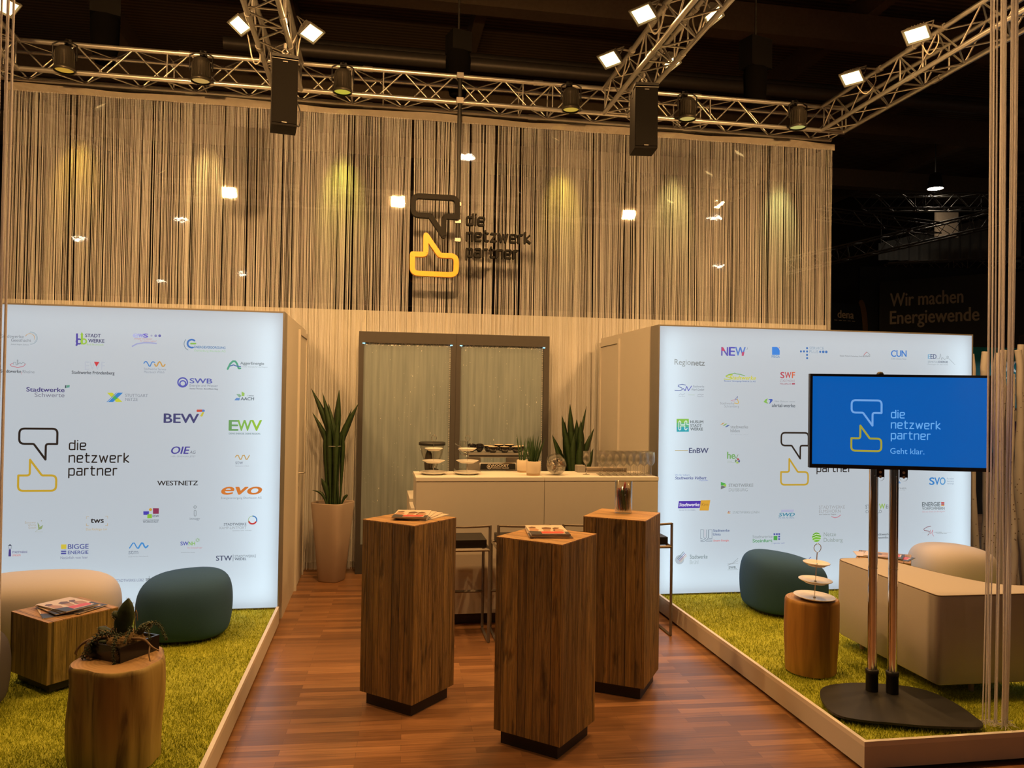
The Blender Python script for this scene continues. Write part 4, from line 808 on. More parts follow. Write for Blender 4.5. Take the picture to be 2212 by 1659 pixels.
# ------------------------------------------------------------------ flood lights, cans, loudspeakers, hoists
LENS = glow('hot_lens', (1.0, 0.72, 0.30), 6.0)
HOUSING = simple('lamp_housing', (0.20, 0.19, 0.17), 0.5, 0.4, var=0.05)
CABLE = simple('white_cable', (0.62, 0.58, 0.5), 0.6, var=0.05)
def aim(d):
    """rotation whose -z looks along d"""
    return Vector(d).normalized().to_track_quat('-Z', 'Y').to_euler()
def flood(loc, d, att, label, watts, group, spread=2.6):
    """halogen flood: lens looks along d, bracket reaches to att on a truss chord"""
    t = thing('flood_light', label, 'flood light', loc, 0, group)
    r = aim(d)
    h = MB()
    V = [(-.10, -.075, 0), (.10, -.075, 0), (.10, .075, 0), (-.10, .075, 0), (-.07, -.045, .07), (.07, -.045, .07), (.07, .045, .07), (-.07, .045, .07)]
    h.add(V, [(4, 5, 6, 7), (0, 1, 5, 4), (1, 2, 6, 5), (2, 3, 7, 6), (3, 0, 4, 7)])
    for k in range(-2, 3): h.box(k * .025 - .003, k * .025 + .003, -.04, .04, .07, .09)
    h.box(-.105, .105, -.08, -.072, -.012, .004); h.box(-.105, .105, .072, .08, -.012, .004); h.box(-.105, -.097, -.072, .072, -.012, .004); h.box(.097, .105, -.072, .072, -.012, .004)
    h.build('housing', HOUSING, t, rot=r)
    MB().box(-.085, .085, -.06, .06, -.004, 0.001).build('lens', LENS, t, rot=r)
    y = MB(); y.tube([(-.112, 0, .02), (-.112, 0, .13), (.112, 0, .13), (.112, 0, .02)], .006, 6)
    y.build('yoke', STEEL, t, rot=r)
    a = Vector(att) - Vector(loc)
    q = r.to_matrix() @ Vector((0, 0, .13))
    m = MB(); m.tube([q, (q + a) / 2 + Vector((0, 0, 0.01)), a], .011, 8); m.tube([a + Vector((0, -.03, 0)), a + Vector((0, .03, 0))], .033, 10)
    m.build('clamp_arm', STEEL, t)
    q2 = r.to_matrix() @ Vector((0.03, 0, .08))
    c = MB(); c.tube(smooth_path([q2, q2 + Vector((a.x * .3, 0.02, -.14)), q2 * .4 + a * .6 + Vector((0, .03, -.24)), a + Vector((0, .05, -.12)), a + Vector((0, .06, -.02))], 2), .006, 6)
    c.build('cable', CABLE, t)
    ld = bpy.data.lights.new('flood_beam', 'AREA'); ld.shape = 'RECTANGLE'; ld.size = .19; ld.size_y = .14; ld.energy = watts; ld.color = WARM; ld.spread = spread
    lo = bpy.data.objects.new('flood_beam', ld); COL.objects.link(lo); lo.parent = t
    lo.rotation_euler = r; lo.location = Vector(d).normalized() * 0.016
    return t
fg = 'warm floodlights clamped to the trusses'
flood((-1.24, 7.07, 5.03), (-0.45, -0.30, -0.85), (-1.095, 7.2, TZ), 'warm flood light on the left side of the left cross truss', FLOOD_W, fg)
flood((-0.64, 7.10, 5.03), (0.45, -0.30, -0.85), (-0.825, 7.15, TZ), 'warm flood light on the right side of the left cross truss above a loudspeaker', FLOOD_W, fg)
flood((2.12, 6.24, 5.05), (-0.45, -0.30, -0.85), (2.33, 6.3, TZ + .27), 'upper warm flood light left of the right cross truss', FLOOD_W, fg)
flood((2.10, 7.14, 5.05), (-0.45, -0.30, -0.85), (2.33, 7.2, TZ + .27), 'lower warm flood light left of the right cross truss, nearer the string curtain', FLOOD_W, fg)
flood((2.70, 7.10, 5.05), (0.45, -0.30, -0.85), (2.60, 7.2, TZ + .27), 'lower warm flood light seen through the right cross truss', FLOOD_W, fg)
flood((2.70, 6.15, 5.05), (0.45, -0.30, -0.85), (2.60, 6.3, TZ + .27), 'upper warm flood light seen through the right cross truss', FLOOD_W, fg)
flood((4.56, 6.12, 5.05), (-0.45, -0.30, -0.85), (4.875, 6.2, TZ + .27), 'upper warm flood light on the rightmost truss', FLOOD_W, fg)
flood((4.56, 7.07, 5.05), (-0.45, -0.30, -0.85), (4.875, 7.1, TZ + .27), 'lower warm flood light on the rightmost truss', FLOOD_W, fg)
flood((-3.14, 7.15, 5.05), (0.45, -0.30, -0.85), (-3.445, 7.2, TZ + .27), 'warm flood light in the upper left corner behind the loose cords', FLOOD_W, fg)
fg2 = 'floodlights on the front truss above the picture'
for k, (x, tx) in enumerate(((-2.36, -2.0), (0.25, 0.25), (4.15, 3.8))):
    flood((x, 3.74, 4.98), (0.12 * (tx - x), 5.0, -1.9), (x, 3.60, TZ), 'warm flood light on the front truss above the picture edge, mirrored in the clear pane', FRONT_W, fg2, 1.7)
# unseen extra floods, added to light the near half of the booth
for x, dx in ((-0.62, .5), (2.12, -.5), (-3.14, .5), (4.56, -.5)):
    flood((x, 4.6, 5.03), (dx, -0.25, -0.85), (x - (.2 if dx > 0 else -.21), 4.7, TZ), 'unseen warm flood light added on the near half of a truss above the picture edge', NEAR_W, fg2)

flood((5.36, 4.6, 5.03), (0.28, 0.5, -0.8), (5.145, 4.7, TZ), 'unseen warm flood light added outside the rightmost truss to brighten the pale tree trunks', NEAR_W * .4, fg2)  # extra flood, added only to brighten the trunks

def par_can(loc, label, col):
    t = thing('stage_can', label, 'stage light', loc, 0, 'stage cans along the back truss')
    t.scale = (.9, .9, .92)
    b = MB()
    b.lathe([(0.0, .115), (.06, .115), (.085, .095), (.092, .05), (.095, -.10), (.105, -.105), (.105, -.135), (.095, -.135)], 20)
    for k in range(20):
        a = 2 * PI * k / 20; b.box(-.002, .002, .092, .099, -.09, .06)
        b.xform(Matrix.Rotation(a, 4, 'Z'), len(b.v) - 24)
    b.build('body', simple('can_bronze', (0.10, 0.09, 0.075), 0.4, 0.6), t)
    l = MB().lathe([(0, -.118), (.092, -.118)], 20); l.build('lens', glow('can_led_%d_%d' % (col[1] * 100, col[2] * 100), col, 0.5), t)
    y = MB(); y.tube([(-.118, 0, -.02), (-.118, 0, .14), (-.06, 0, .17), (.06, 0, .17), (.118, 0, .14), (.118, 0, -.02)], .008, 6); y.build('yoke', BLACKM, t)
    c = MB(); c.tube([(0, 0, .17), (0, .04, .21), (0, .12, .21)], .014, 8); c.box(-.035, .035, .08, .16, .17, .23); c.build('clamp', BLACKM, t)
    d = bpy.data.lights.new('can_beam', 'SPOT'); d.energy = CAN_W; d.color = col; d.spot_size = 0.55; d.spot_blend = 1.0; d.shadow_soft_size = 0.05
    o = bpy.data.objects.new('can_beam', d); COL.objects.link(o); o.parent = t; o.location = (0, 0, -.15); o.rotation_euler = aim((0.0, 0.42, -1.02))
    return t
for x, w, c in ((-2.99, 'leftmost stage can on the back truss beside the loose cords', (1.0, .55, .06)), (-1.76, 'second stage can from the left on the back truss', (1.0, .60, .16)), (-0.41, 'stage can right of the left loudspeaker', (1.0, .86, .08)),
                (1.94, 'stage can left of the right cross truss', (1.0, .66, .08)), (3.23, 'stage can right of the right loudspeaker', (1.0, .75, .2)), (4.52, 'rightmost stage can in the truss corner', (.9, .85, .25))):
    par_can((x, 8.02, 4.99), w, c)

def speaker(loc, rotz, label):
    t = thing('loudspeaker', label, 'loudspeaker', loc, rotz, 'hanging loudspeakers')
    MB().box(-.105, .105, -.12, .12, 0, .56).build('cabinet', simple('speaker_black', (.006, .005, .005), .75, spec=.15), t, bevel=.006)
    g = MB().box(-.098, .098, -.128, -.1205, .02, .545); g.build('grille', simple('speaker_grille', (.007, .006, .005), .8, .0, bump=.4, scale=400, spec=.15), t)
    f = MB(); f.box(-.108, .108, -.13, .13, .575, .60); f.box(-.108, -.10, -.02, .02, .5, .575); f.box(.10, .108, -.02, .02, .5, .575); f.build('fly_bracket', BLACKM, t)
    w = MB(); w.box(-.108, .108, -.131, -.128, .557, .562); w.box(-.02, .02, -.1295, -.128, .535, .542); w.box(-.02, .02, -.1295, -.128, .022, .028); w.build('badge', simple('badge_grey', (.35, .33, .3), .5), t)
    s = MB(); s.tube([(0, 0, .60), (0, 0, .64)], .012, 8); s.tube([(.0, 0, .64), (.025, 0, .67), (0, 0, .70), (-.025, 0, .67), (0, 0, .64)], .007, 6); s.tube([(0, 0, .70), (0, 0, .745)], .012, 8); s.build('shackle', STEEL, t)
    c = MB(); c.tube(smooth_path([(.10, .1, .1), (.14, .1, .06), (.15, .1, .2), (.11, .1, .3)], 2), .006, 6); c.build('cable', BLACK, t)
    return t
speaker((-0.845, 6.95, 4.105), 0.16, 'black loudspeaker hanging from the left cross truss')
speaker((2.385, 6.98, 4.14), -0.12, 'black loudspeaker hanging from the right cross truss')

def hoist(loc, label, s=1.0):
    t = thing('chain_hoist', label, 'chain hoist', loc, 0.3, 'dark chain hoists above the trusses')
    MB().box(-.14 * s, .14 * s, -.11, .11, .12, .42 * s).build('motor', simple('motor_dark', (.008, .007, .006), .7, spec=.2), t, bevel=.02)
    b = MB().lathe([(0, -.35), (.09, -.35), (.13, -.2), (.14, .05), (.13, .12)], 12); b.build('chain_bag', simple('bag_black', (.004, .0035, .003), .95, spec=.1), t)
    c = MB(); c.tube([(0, 0, .42 * s), (0, 0, 9.9 - loc[2])], .012, 6); c.tube([(.1, 0, .12), (.1, 0, -.25)], .01, 6); c.build('chain', DARK, t)
    return t
hoist((-2.83, 8.60, 5.55), 'dark chain hoist above the left end of the back truss')
hoist((4.30, 8.60, 5.62), 'dark chain hoist above the right end of the back truss', 1.1)
hoist((0.80, 8.60, 5.50), 'dark chain hoist straight above the hanging sign pole', .8)

# ------------------------------------------------------------------ hanging sign
SIGNBLACK = simple('sign_black', (0.008, 0.007, 0.006), 0.6, spec=.2)
SIGNGOLD = simple('sign_gold', (0.85, 0.42, 0.02), 0.45)
sg = thing('hanging_sign', 'solid speech bubble sign with a black wordmark hanging in front of the string curtain', 'sign', (0.30, 8.03, 3.07))
s_ = 0.475
mb = MB(); flat_stroke(mb, [(p.x * s_, p.y * s_) for p in bubble_path(False)], .052, 0, .05, True); o = mb.build('upper_bubble', SIGNBLACK, sg); o['label'] = 'black outlined speech bubble pointing down'
mb = MB(); flat_stroke(mb, [(p.x * s_, p.y * s_) for p in bubble_path(True)], .052, 0, .05, True); o = mb.build('lower_bubble', SIGNGOLD, sg); o['label'] = 'golden outlined speech bubble pointing up'
for k, (wd, bz) in enumerate((('die', 1.14), ('netzwerk', .80), ('partner', .45))):
    mb = MB(); word(mb, wd, 1.19 * s_, bz * s_, .165 * s_, .042 * s_, 0, .05, n=6)
    o = mb.build('lettering', SIGNBLACK, sg); o['label'] = ('upper', 'middle', 'lower')[k] + ' line of black solid letters'
mb = MB()
for z in (.385, .575, .755):
    mb.tube([(.2 * s_, .045, z), (2.3 * s_, .045, z)], .006, 6)
mb.build('holding_rod', glass('rod_acrylic'), sg)
mb = MB(); mb.tube([(.475, .06, .20), (.475, .06, 2.12)], .022, 10); mb.build('pole', BLACKM, sg)
mb = MB()
for z in (.385, .575, .755): mb.box(.445, .505, .03, .085, z - .018, z + .018)
mb.box(.44, .51, .03, .10, 1.80, 1.86); mb.box(.44, .51, .03, .10, 2.06, 2.12)
mb.build('pole_clamp', STEEL, sg)
# ------------------------------------------------------------------ dark hall around the booth
def ceil_mat():
    m, nt, b = new_mat('hall_ceiling'); L = nt.links
    tc = N(nt, 'ShaderNodeTexCoord')
    wv = N(nt, 'ShaderNodeTexWave', wave_type='BANDS', bands_direction='Y'); wv.inputs['Scale'].default_value = 2.2; wv.inputs['Distortion'].default_value = 0.4
    L.new(tc.outputs['Object'], wv.inputs['Vector'])
    ra = N(nt, 'ShaderNodeValToRGB'); ra.color_ramp.elements[0].color = (0.20, 0.145, 0.10, 1); ra.color_ramp.elements[1].color = (0.42, 0.32, 0.22, 1)
    L.new(wv.outputs['Fac'], ra.inputs['Fac']); L.new(ra.outputs['Color'], b.inputs['Base Color']); b.inputs['Roughness'].default_value = 0.9
    return m
struct('ceiling', MB().box(-16, 30, -40, 34, 10.4, 10.6), ceil_mat(), 'very dark ribbed ceiling of the exhibition hall', 'ceiling')
HALLWALL = simple('hall_wall_dark', (0.045, 0.036, 0.028), 0.9, var=0.25, scale=1.5)
struct('wall_far', MB().box(-16, 30, 30, 30.2, 0, 10.4), HALLWALL, 'dark far wall of the exhibition hall', 'wall')
BEAM = simple('hall_beam', (0.34, 0.26, 0.18), 0.8, var=0.2)
mb = MB()
for x in range(-14, 29, 4): mb.box(x - .12, x + .12, -2, 30, 9.9, 10.4)
for y in range(10, 30, 5): mb.box(-16, 30, y - .2, y + .2, 9.3, 9.9)
struct('trim_1', mb, BEAM, 'dark roof beams under the hall ceiling', 'roof beams')
def duct(label, y, z, r, x0, x1):
    mb = MB(); pts = []; rr = []
    n = int((x1 - x0) / 0.12)
    for i in range(n + 1):
        pts.append((x0 + (x1 - x0) * i / n, y, z)); rr.append(r * (1.0 if i % 2 else 1.045))
    mb.tube(pts, rr, 12)
    return tag(mb.build('air_duct', simple('duct_metal', (.24, .22, .2), .45, .5)), label, 'air duct', 'spiral air ducts under the hall roof')
duct('lower ribbed air duct crossing the dark roof above the back truss', 15.5, 8.45, .13, -3, 16)
duct('upper ribbed air duct crossing the dark roof', 17.2, 9.3, .12, -2, 18)
GREYT = simple('hall_truss_grey', (.26, .24, .22), .45, .7)
hg = 'distant trusses in the dark hall'
truss('distant truss above the dark grey drapes, sloping up to the right', (13.2, 24, 6.05), (20.6, 19.5, 7.75), hg, .45, .8, GREYT, .03, caps=False)
truss('distant level truss under the single hall lamp', (14.4, 22, 7.75), (20.5, 21, 7.85), hg, .45, .8, GREYT, .03, caps=False)
truss('distant short truss right beside the string curtain edge', (11.9, 20, 6.9), (15.6, 20, 6.65), hg, .3, .6, GREYT, .02, caps=False)
truss('distant low truss with small lamps just above the navy banner', (12.6, 18, 5.05), (17.5, 16.5, 5.25), hg, .3, .6, GREYT, .02, caps=False)
def hall_lamp(loc, label, group, s=1.0):
    t = thing('hall_lamp', label, 'ceiling lamp', loc, 0, group)
    MB().lathe([(.10, .5), (.16, .46), (.2, .2), (.32 * s, .02), (.32 * s, 0)], 16).build('housing', DARK, t)
    MB().lathe([(0, .005), (.3 * s, .005)], 16).build('lens', glow('hall_lens', (1, .86, .66), 30), t)
    MB().tube([(0, 0, .5), (0, 0, 10.4 - loc[2])], .015, 6).build('rod', DARK, t)
    d = bpy.data.lights.new('lamp_beam', 'SPOT'); d.energy = HALL_W; d.color = (1, .8, .55); d.spot_size = 2.0; d.spot_blend = .6; d.shadow_soft_size = .25
    o = bpy.data.objects.new('lamp_beam', d); COL.objects.link(o); o.parent = t; o.location = (0, 0, -.03)
hall_lamp((17.07, 22.0, 8.55), 'single bright hall lamp in the dark upper right background', None, .75)
for x, yv in ((-14.09, 39.96), (-8.27, 34.57), (-14.0, 54.1), (-8.27, 49.55), (2.41, 23.43), (12.87, 29.1), (17.86, 39.66)):
    hall_lamp((x, 16.6 - yv, 9.0), 'hall lamp behind the viewer, seen as a bright mirror image in the clear pane', 'hall lamps mirrored in the clear pane')

# neighbouring stands on the right
NAVY = simple('navy_board', (.006, .011, .024), .6)
LETTER = simple('letter_grey', (.42, .38, .33), .7)
def board(name, label, x0, x1, y, z0, z1, rz, lines, mat=NAVY):
    t = thing(name, label, 'banner', (x0, y, 0), rz)
    MB().box(0, x1 - x0, 0, .12, z0, z1).build('board', mat, t)
    mb = MB()
    for (txt, x, z, wd, cap) in lines:
        n0 = len(mb.v); put_text(mb, txt, x, z, wd, cap, 0, 'b'); mb.v[n0:] = [(v[0], v[1] - .004, v[2]) for v in mb.v[n0:]]
    mb.build('lettering', LETTER, t)
    return t
board('banner', 'dark navy banner with a two line slogan in grey letters behind the right light box', 10.95, 17.4, 16.6, 0, 4.98, math.radians(-10), [])
tb = thing('slogan_panel', 'slanted dark panel bearing the grey two line slogan right of the round marked panel', 'banner', (11.35, 16.2, 0), math.radians(-48))
MB().box(-.15, 3.0, 0, .06, 2.2, 4.6).build('board', NAVY, tb)
mb = MB()
put_text(mb, 'Wir machen', 0.08, 4.02, 1.45, .29, 0, 'b'); put_text(mb, 'Energiewende', 0.08, 3.62, 1.75, .29, 0, 'b')
mb.v = [(v[0], v[1] - .004, v[2]) for v in mb.v]; mb.build('lettering', LETTER, tb)
t = board('banner', 'dark board with a thin four letter word and dotted underline beside the string curtain', 9.72, 10.98, 16.0, 0, 4.05, math.radians(14), [('dena', .36, 3.72, .48, .17), ('_ _ _ _ _', .26, 3.68, .62, .12)])
mb = MB(); flat_stroke(mb, [(1.02 + .16 * math.cos(a), 3.35 + .75 * math.sin(a)) for a in np.linspace(1.4, -1.4, 14)], .14, 0, .02); mb.v = [(v[0], v[1] - .03, v[2]) for v in mb.v]
mb.build('curved_band', simple('band_tan', (.16, .10, .06), .7), t)
sl = thing('stand_fill_lamp', 'small arm lamp added to brighten the teal wall of the neighbouring stand', 'lamp', (11.0, 11.2, 3.05))  # added lamp with its own beam, lifts the teal wall out of the dark
MB().box(-.12, .12, -.06, .06, 0, .05).build('housing', DARK, sl); MB().tube([(0, .02, .04), (0, .5, .06), (0, .85, -.02), (0, .85, -.25)], .012, 6).build('arm', DARK, sl)
MB().box(-.11, .11, -.05, .05, -.006, 0).build('lens', glow('stand_fill_lens', (.85, .95, 1), 4), sl)
strip_light('stand_fill_beam', (0, 0, -.02), (-.5, 0, 0), .22, .1, 38, sl, (.85, .97, 1.0))
# pale hanging drapes and beige panel in the distance
mb = MB(); xs = np.linspace(0, 5.2, 90)
for a, b in zip(xs[:-1], xs[1:]):
    ya, yb = .06 * math.sin(a * 17), .06 * math.sin(b * 17)
    mb.add([(a, ya, 6.45), (b, yb, 6.45), (b, yb, 7.05 + .25 * b), (a, ya, 7.05 + .25 * a), (a, ya + .02, 6.45), (b, yb + .02, 6.45), (b, yb + .02, 7.05 + .25 * b), (a, ya + .02, 7.05 + .25 * a)], [(0, 1, 2, 3), (7, 6, 5, 4)])
for xr in (.1, 2.6, 5.1): mb.tube([(xr, .01, 7.05 + .25 * xr - .02), (xr, .01, 8.8)], .012, 6)
o = mb.build('hall_drape', simple('drape_grey', (.30, .29, .27), .9, var=.1), loc=(17.6, 25.6, 0.5), rot=(0, 0, -.15)); tag(o, 'grey pleated drape high in the distant hall', 'drape')
o = MB().box(17.9, 18.7, 23.0, 23.1, 7.3, 8.15).build('beige_panel', simple('panel_beige', (.8, .6, .42), .8)); tag(o, 'small beige panel between the distant trusses', 'panel')
# teal stand beside the light box
TEAL = simple('teal_wall', (.0, .16, .21), .6)
t = thing('teal_stand', 'teal wall of a neighbouring stand behind the pale tree trunks', 'stand wall', (9.2, 12.0, 0), 0)
MB().box(0, 5.0, 0, .1, 0, 2.82).build('wall_panel', TEAL, t)
mb = MB(); flat_stroke(mb, [(1.42 + .1 * math.cos(a), 2.50 + .12 * math.sin(a)) for a in np.linspace(0, 2 * PI, 20)], .028, 0); mb.v = [(v[0], v[1] - .004, v[2]) for v in mb.v]; put_text(mb, 'C', 1.62, 2.4, .16, .2, 0, 'b'); 
flat_stroke(mb, [(1.3, 2.3), (1.75, 2.3)], .018, 0)
mb.v = [(v[0], v[1] - .001, v[2]) for v in mb.v]; mb.build('white_emblem', simple('emblem_white', (.8, .85, .85), .6), t)
MB().box(1.36, 1.52, -.05, -.001, 1.5, 2.17).build('black_panel', BLACK, t)
mb = MB(); mb.box(1.58, 2.1, -.04, -.001, 1.15, 1.78, 0); mb.box(1.64, 1.8, -.045, -.04, 1.55, 1.74, 1); mb.box(1.6, 2.05, -.045, -.04, 1.25, 1.5, 2)
mb.build('picture_board', [simple('pic_dark', (.03, .02, .03), .5), simple('pic_ochre', (.4, .22, .08), .6), simple('pic_plum', (.06, .015, .03), .5)], t)
MB().box(0, 5.0, -.3, -.06, 0, 1.02).build('dark_counter', simple('slate', (.012, .014, .018), .6), t)
# ------------------------------------------------------------------ bar-height pedestals
def pedestal(x, y, rz, label):
    t = thing('pedestal_table', label, 'bar table', (x, y, 0), rz, 'reclaimed wood bar pedestals')
    h = .2
    MB().box(-h + .028, h - .028, -h + .028, h - .028, 0, .075).build('plinth', PLINTH, t)
    MB().box(-h, h, -h, h, .075, 1.094).build('body', OLDWOOD, t, bevel=.002)
    MB().box(-h, h, -h, h, 1.0942, 1.10).build('top', OAK, t, bevel=.002)
    return t
RAD = math.radians
pedestal(.202, 4.833, RAD(48), 'left square wooden pedestal under a fan of magazines')
pedestal(.918, 4.195, RAD(48.5), 'middle front square wooden pedestal with one neat stack of magazines')
pedestal(1.567, 4.902, RAD(57), 'right square wooden pedestal carrying the glass of pens')

# ------------------------------------------------------------------ magazines
MAGM = [simple('mag_cream', (.78, .64, .50), .35, var=.05), simple('mag_red', (.72, .07, .05), .35), simple('mag_dark', (.045, .04, .045), .4), simple('mag_skin', (.50, .27, .15), .4), simple('mag_brown', (.16, .075, .04), .4), simple('mag_pages', (.68, .64, .60), .8)]
def magazine(t=.0045):
    """A4 magazine lying face up, foot of the cover toward -y"""
    mb = MB(); w, h = .105, .1485
    mb.box(-w, w, -h, h, 0, t, 5, 0)
    def patch(poly, m, k): mb.add([(a * w, b * h, t + .0002 * k) for a, b in poly], [tuple(range(len(poly)))], m)
    patch([(-1, -1), (1, -1), (1, -.86), (-1, -.86)], 2, 1)
    patch([(-1, -.86), (-.42, -.86), (-.40, -.36), (-.75, -.30), (-1, -.25)], 2, 1)
    patch([(.78, -.86), (1, -.86), (1, -.42), (.80, -.45)], 2, 1)
    patch([(-.42, -.80), (.62, -.80), (.78, -.62), (.70, -.40), (-.40, -.38)], 1, 2)
    patch([(-.95, -.25), (-.55, -.35), (-.42, .0), (-.6, .35), (-.9, .3)], 3, 1)
    patch([(-.85, .3), (-.55, .35), (-.5, .55), (-.7, .66), (-.92, .5)], 4, 2)
    patch([(-.25, -.36), (.1, -.36), (.2, .1), (.0, .25), (-.2, .15)], 3, 1)
    patch([(-.25, .12), (.22, .1), (.30, .42), (.05, .55), (-.22, .42)], 4, 2)
    patch([(.3, -.38), (.8, -.40), (.85, .0), (.6, .2), (.36, .05)], 3, 1)
    patch([(.36, .05), (.62, .2), (.75, .42), (.5, .5), (.32, .3)], 4, 2)
    patch([(.3, -.38), (.42, -.1), (.38, .05), (.26, -.1)], 4, 3)
    return mb
_mag = magazine().build('magazine', MAGM)
_first = [True]
def lay_mag(x, y, z, rz, label, group):
    if _first[0]: o = _mag; _first[0] = False
    else: o = _mag.copy(); COL.objects.link(o)
    o.location = (x, y, z); o.rotation_euler = (0, 0, rz)
    return tag(o, label, 'magazine', group)
def stack(x, y, z, specs, where, group):
    n = len(specs)
    for k, (dx, dy, a) in enumerate(specs):
        pos = 'topmost' if k == n - 1 else ('lowest' if k == 0 else ('second from the top' if k == n - 2 else ('second lowest' if k == 1 else 'middle')))
        lay_mag(x + dx, y + dy, z + .0004 + k * .0056, RAD(a), pos + ' magazine ' + where, group)
stack(.245, 4.885, 1.10, [(.035, .0, -33), (.012, .01, -24), (-.012, .0, -16), (-.03, -.006, -9)], 'of the fan on the left pedestal', 'magazines on the left pedestal')
stack(.925, 4.235, 1.10, [(0.008, -.004, -2), (-.006, .0, -6), (.0, .0, -4), (.0, .004, -4)], 'of the neat stack on the middle pedestal', 'magazines on the middle pedestal')

# ------------------------------------------------------------------ low wooden cubes
def cube(x, y, rz, h, label):
    t = thing('cube_table', label, 'side table', (x, y, .15), rz, 'low wooden cube tables')
    s = .205
    MB().box(-s + .03, s - .03, -s + .03, s - .03, 0, .05).build('plinth', PLINTH, t)
    MB().box(-s, s, -s, s, .05, h - .006).build('body', OLDWOOD_PALE, t, bevel=.002)
    MB().box(-s, s, -s, s, h - .0058, h).build('top', OAK, t, bevel=.002)
cube(-1.81, 5.065, RAD(48), .398, 'low wooden cube table before the beige pouf on the left platform')
stack(-1.80, 5.07, .548, [(-.03, -.035, 28), (.03, .015, 62), (-.02, .0, 42), (-.008, .01, 46), (.0, .005, 52)], 'of the pile on the left cube table', 'magazines on the left cube table')
cube(4.225, 6.04, RAD(-37), .398, 'low wooden cube table half hidden behind the beige corner sofa')
stack(4.22, 6.03, .548, [(.05, -.04, 38), (-.06, .05, 66), (.0, .0, 50)], 'of the pile on the right cube table behind the sofa', 'magazines on the right cube table')

# ------------------------------------------------------------------ poufs
FELT_T = simple('felt_teal', (.045, .112, .225), .95, var=.18, scale=260, bump=.08, spec=.2)
FELT_B = simple('felt_beige', (.62, .58, .58), .95, var=.05, scale=260, bump=.06, spec=.2)
FELT_G = simple('felt_grey', (.085, .075, .075), .95, var=.15, scale=260, bump=.08, spec=.2)
def pouf(name, x, y, rx, ry, h, rz, tilt, mat, label, sq=2.6, tdir=0.0):
    t = thing(name, label, 'pouf', (x, y, .138), rz, 'pebble shaped poufs')
    def shp(a, z):
        c, s = abs(math.cos(a)), abs(math.sin(a))
        return 1.0 / (c ** sq + s ** sq) ** (1 / sq)
    prof = [(.02, .035), (.62, .035), (.86, .04), (.935, .075), (.975, .2), (.995, .36), (1.0, .52), (.985, .66), (.94, .79), (.85, .885), (.70, .95), (.48, .985), (.25, .997), (.02, 1.0)]
    mb = MB().lathe([(r, z) for r, z in prof], 40, 0, shape=shp)
    V = []
    for p in mb.v:
        zz = p[2] * h * (1 + tilt * p[2] * (p[0] * math.cos(tdir) + p[1] * math.sin(tdir)))
        V.append((p[0] * rx, p[1] * ry, zz))
    mb.v = V
    n = len(prof) * 40
    mb.add(V[-40:], [tuple(range(40))], 0, True); mb.add(V[:40], [tuple(range(39, -1, -1))], 0)
    mb.build('cushion', mat, t, sub=1)
    f = MB().lathe([(0, 0), (.80, 0), (.82, .03), (0, .03)], 28, shape=shp); f.v = [(p[0] * rx, p[1] * ry, p[2] * .8) for p in f.v]
    f.build('foot', BLACK, t)
    # stitched seam around the crown
    sm = MB(); k = 1.003
    ring = []
    for j in range(41):
        a = 2 * PI * j / 40; q = shp(a, 0); cx, cy = .822 * q * math.cos(a), .822 * q * math.sin(a)
        zz = .874 * h * (1 + tilt * .874 * (cx * math.cos(tdir) + cy * math.sin(tdir)))
        ring.append((cx * rx, cy * ry, zz))
    sm.tube(ring, .0018, 5); sm.build('seam', mat, t)
    return t
pouf('pouf', -1.33, 5.93, .318, .35, .425, .1, .055, FELT_T, 'dark teal pouf on the left platform near the walkway', tdir=.3)
pouf('pouf', 3.31, 6.04, .325, .34, .455, .0, -.12, FELT_T, 'dark teal pouf on the right platform behind the cake stand log')
pouf('pouf', -2.30, 5.86, .55, .36, .45, .0, .03, FELT_B, 'long beige pouf on the left platform behind the cube table')
pouf('pouf', 5.0, 6.20, .355, .31, .47, .0, -.05, FELT_B, 'beige pouf on the right platform behind the corner sofa')
pouf('pouf', -2.24, 4.58, .30, .32, .43, .0, .0, FELT_G, 'dark grey pouf cut by the left picture edge, nearer one')
pouf('pouf', -2.62, 5.16, .31, .30, .52, .0, .0, FELT_G, 'dark grey pouf barely showing at the left picture edge behind the nearer one')

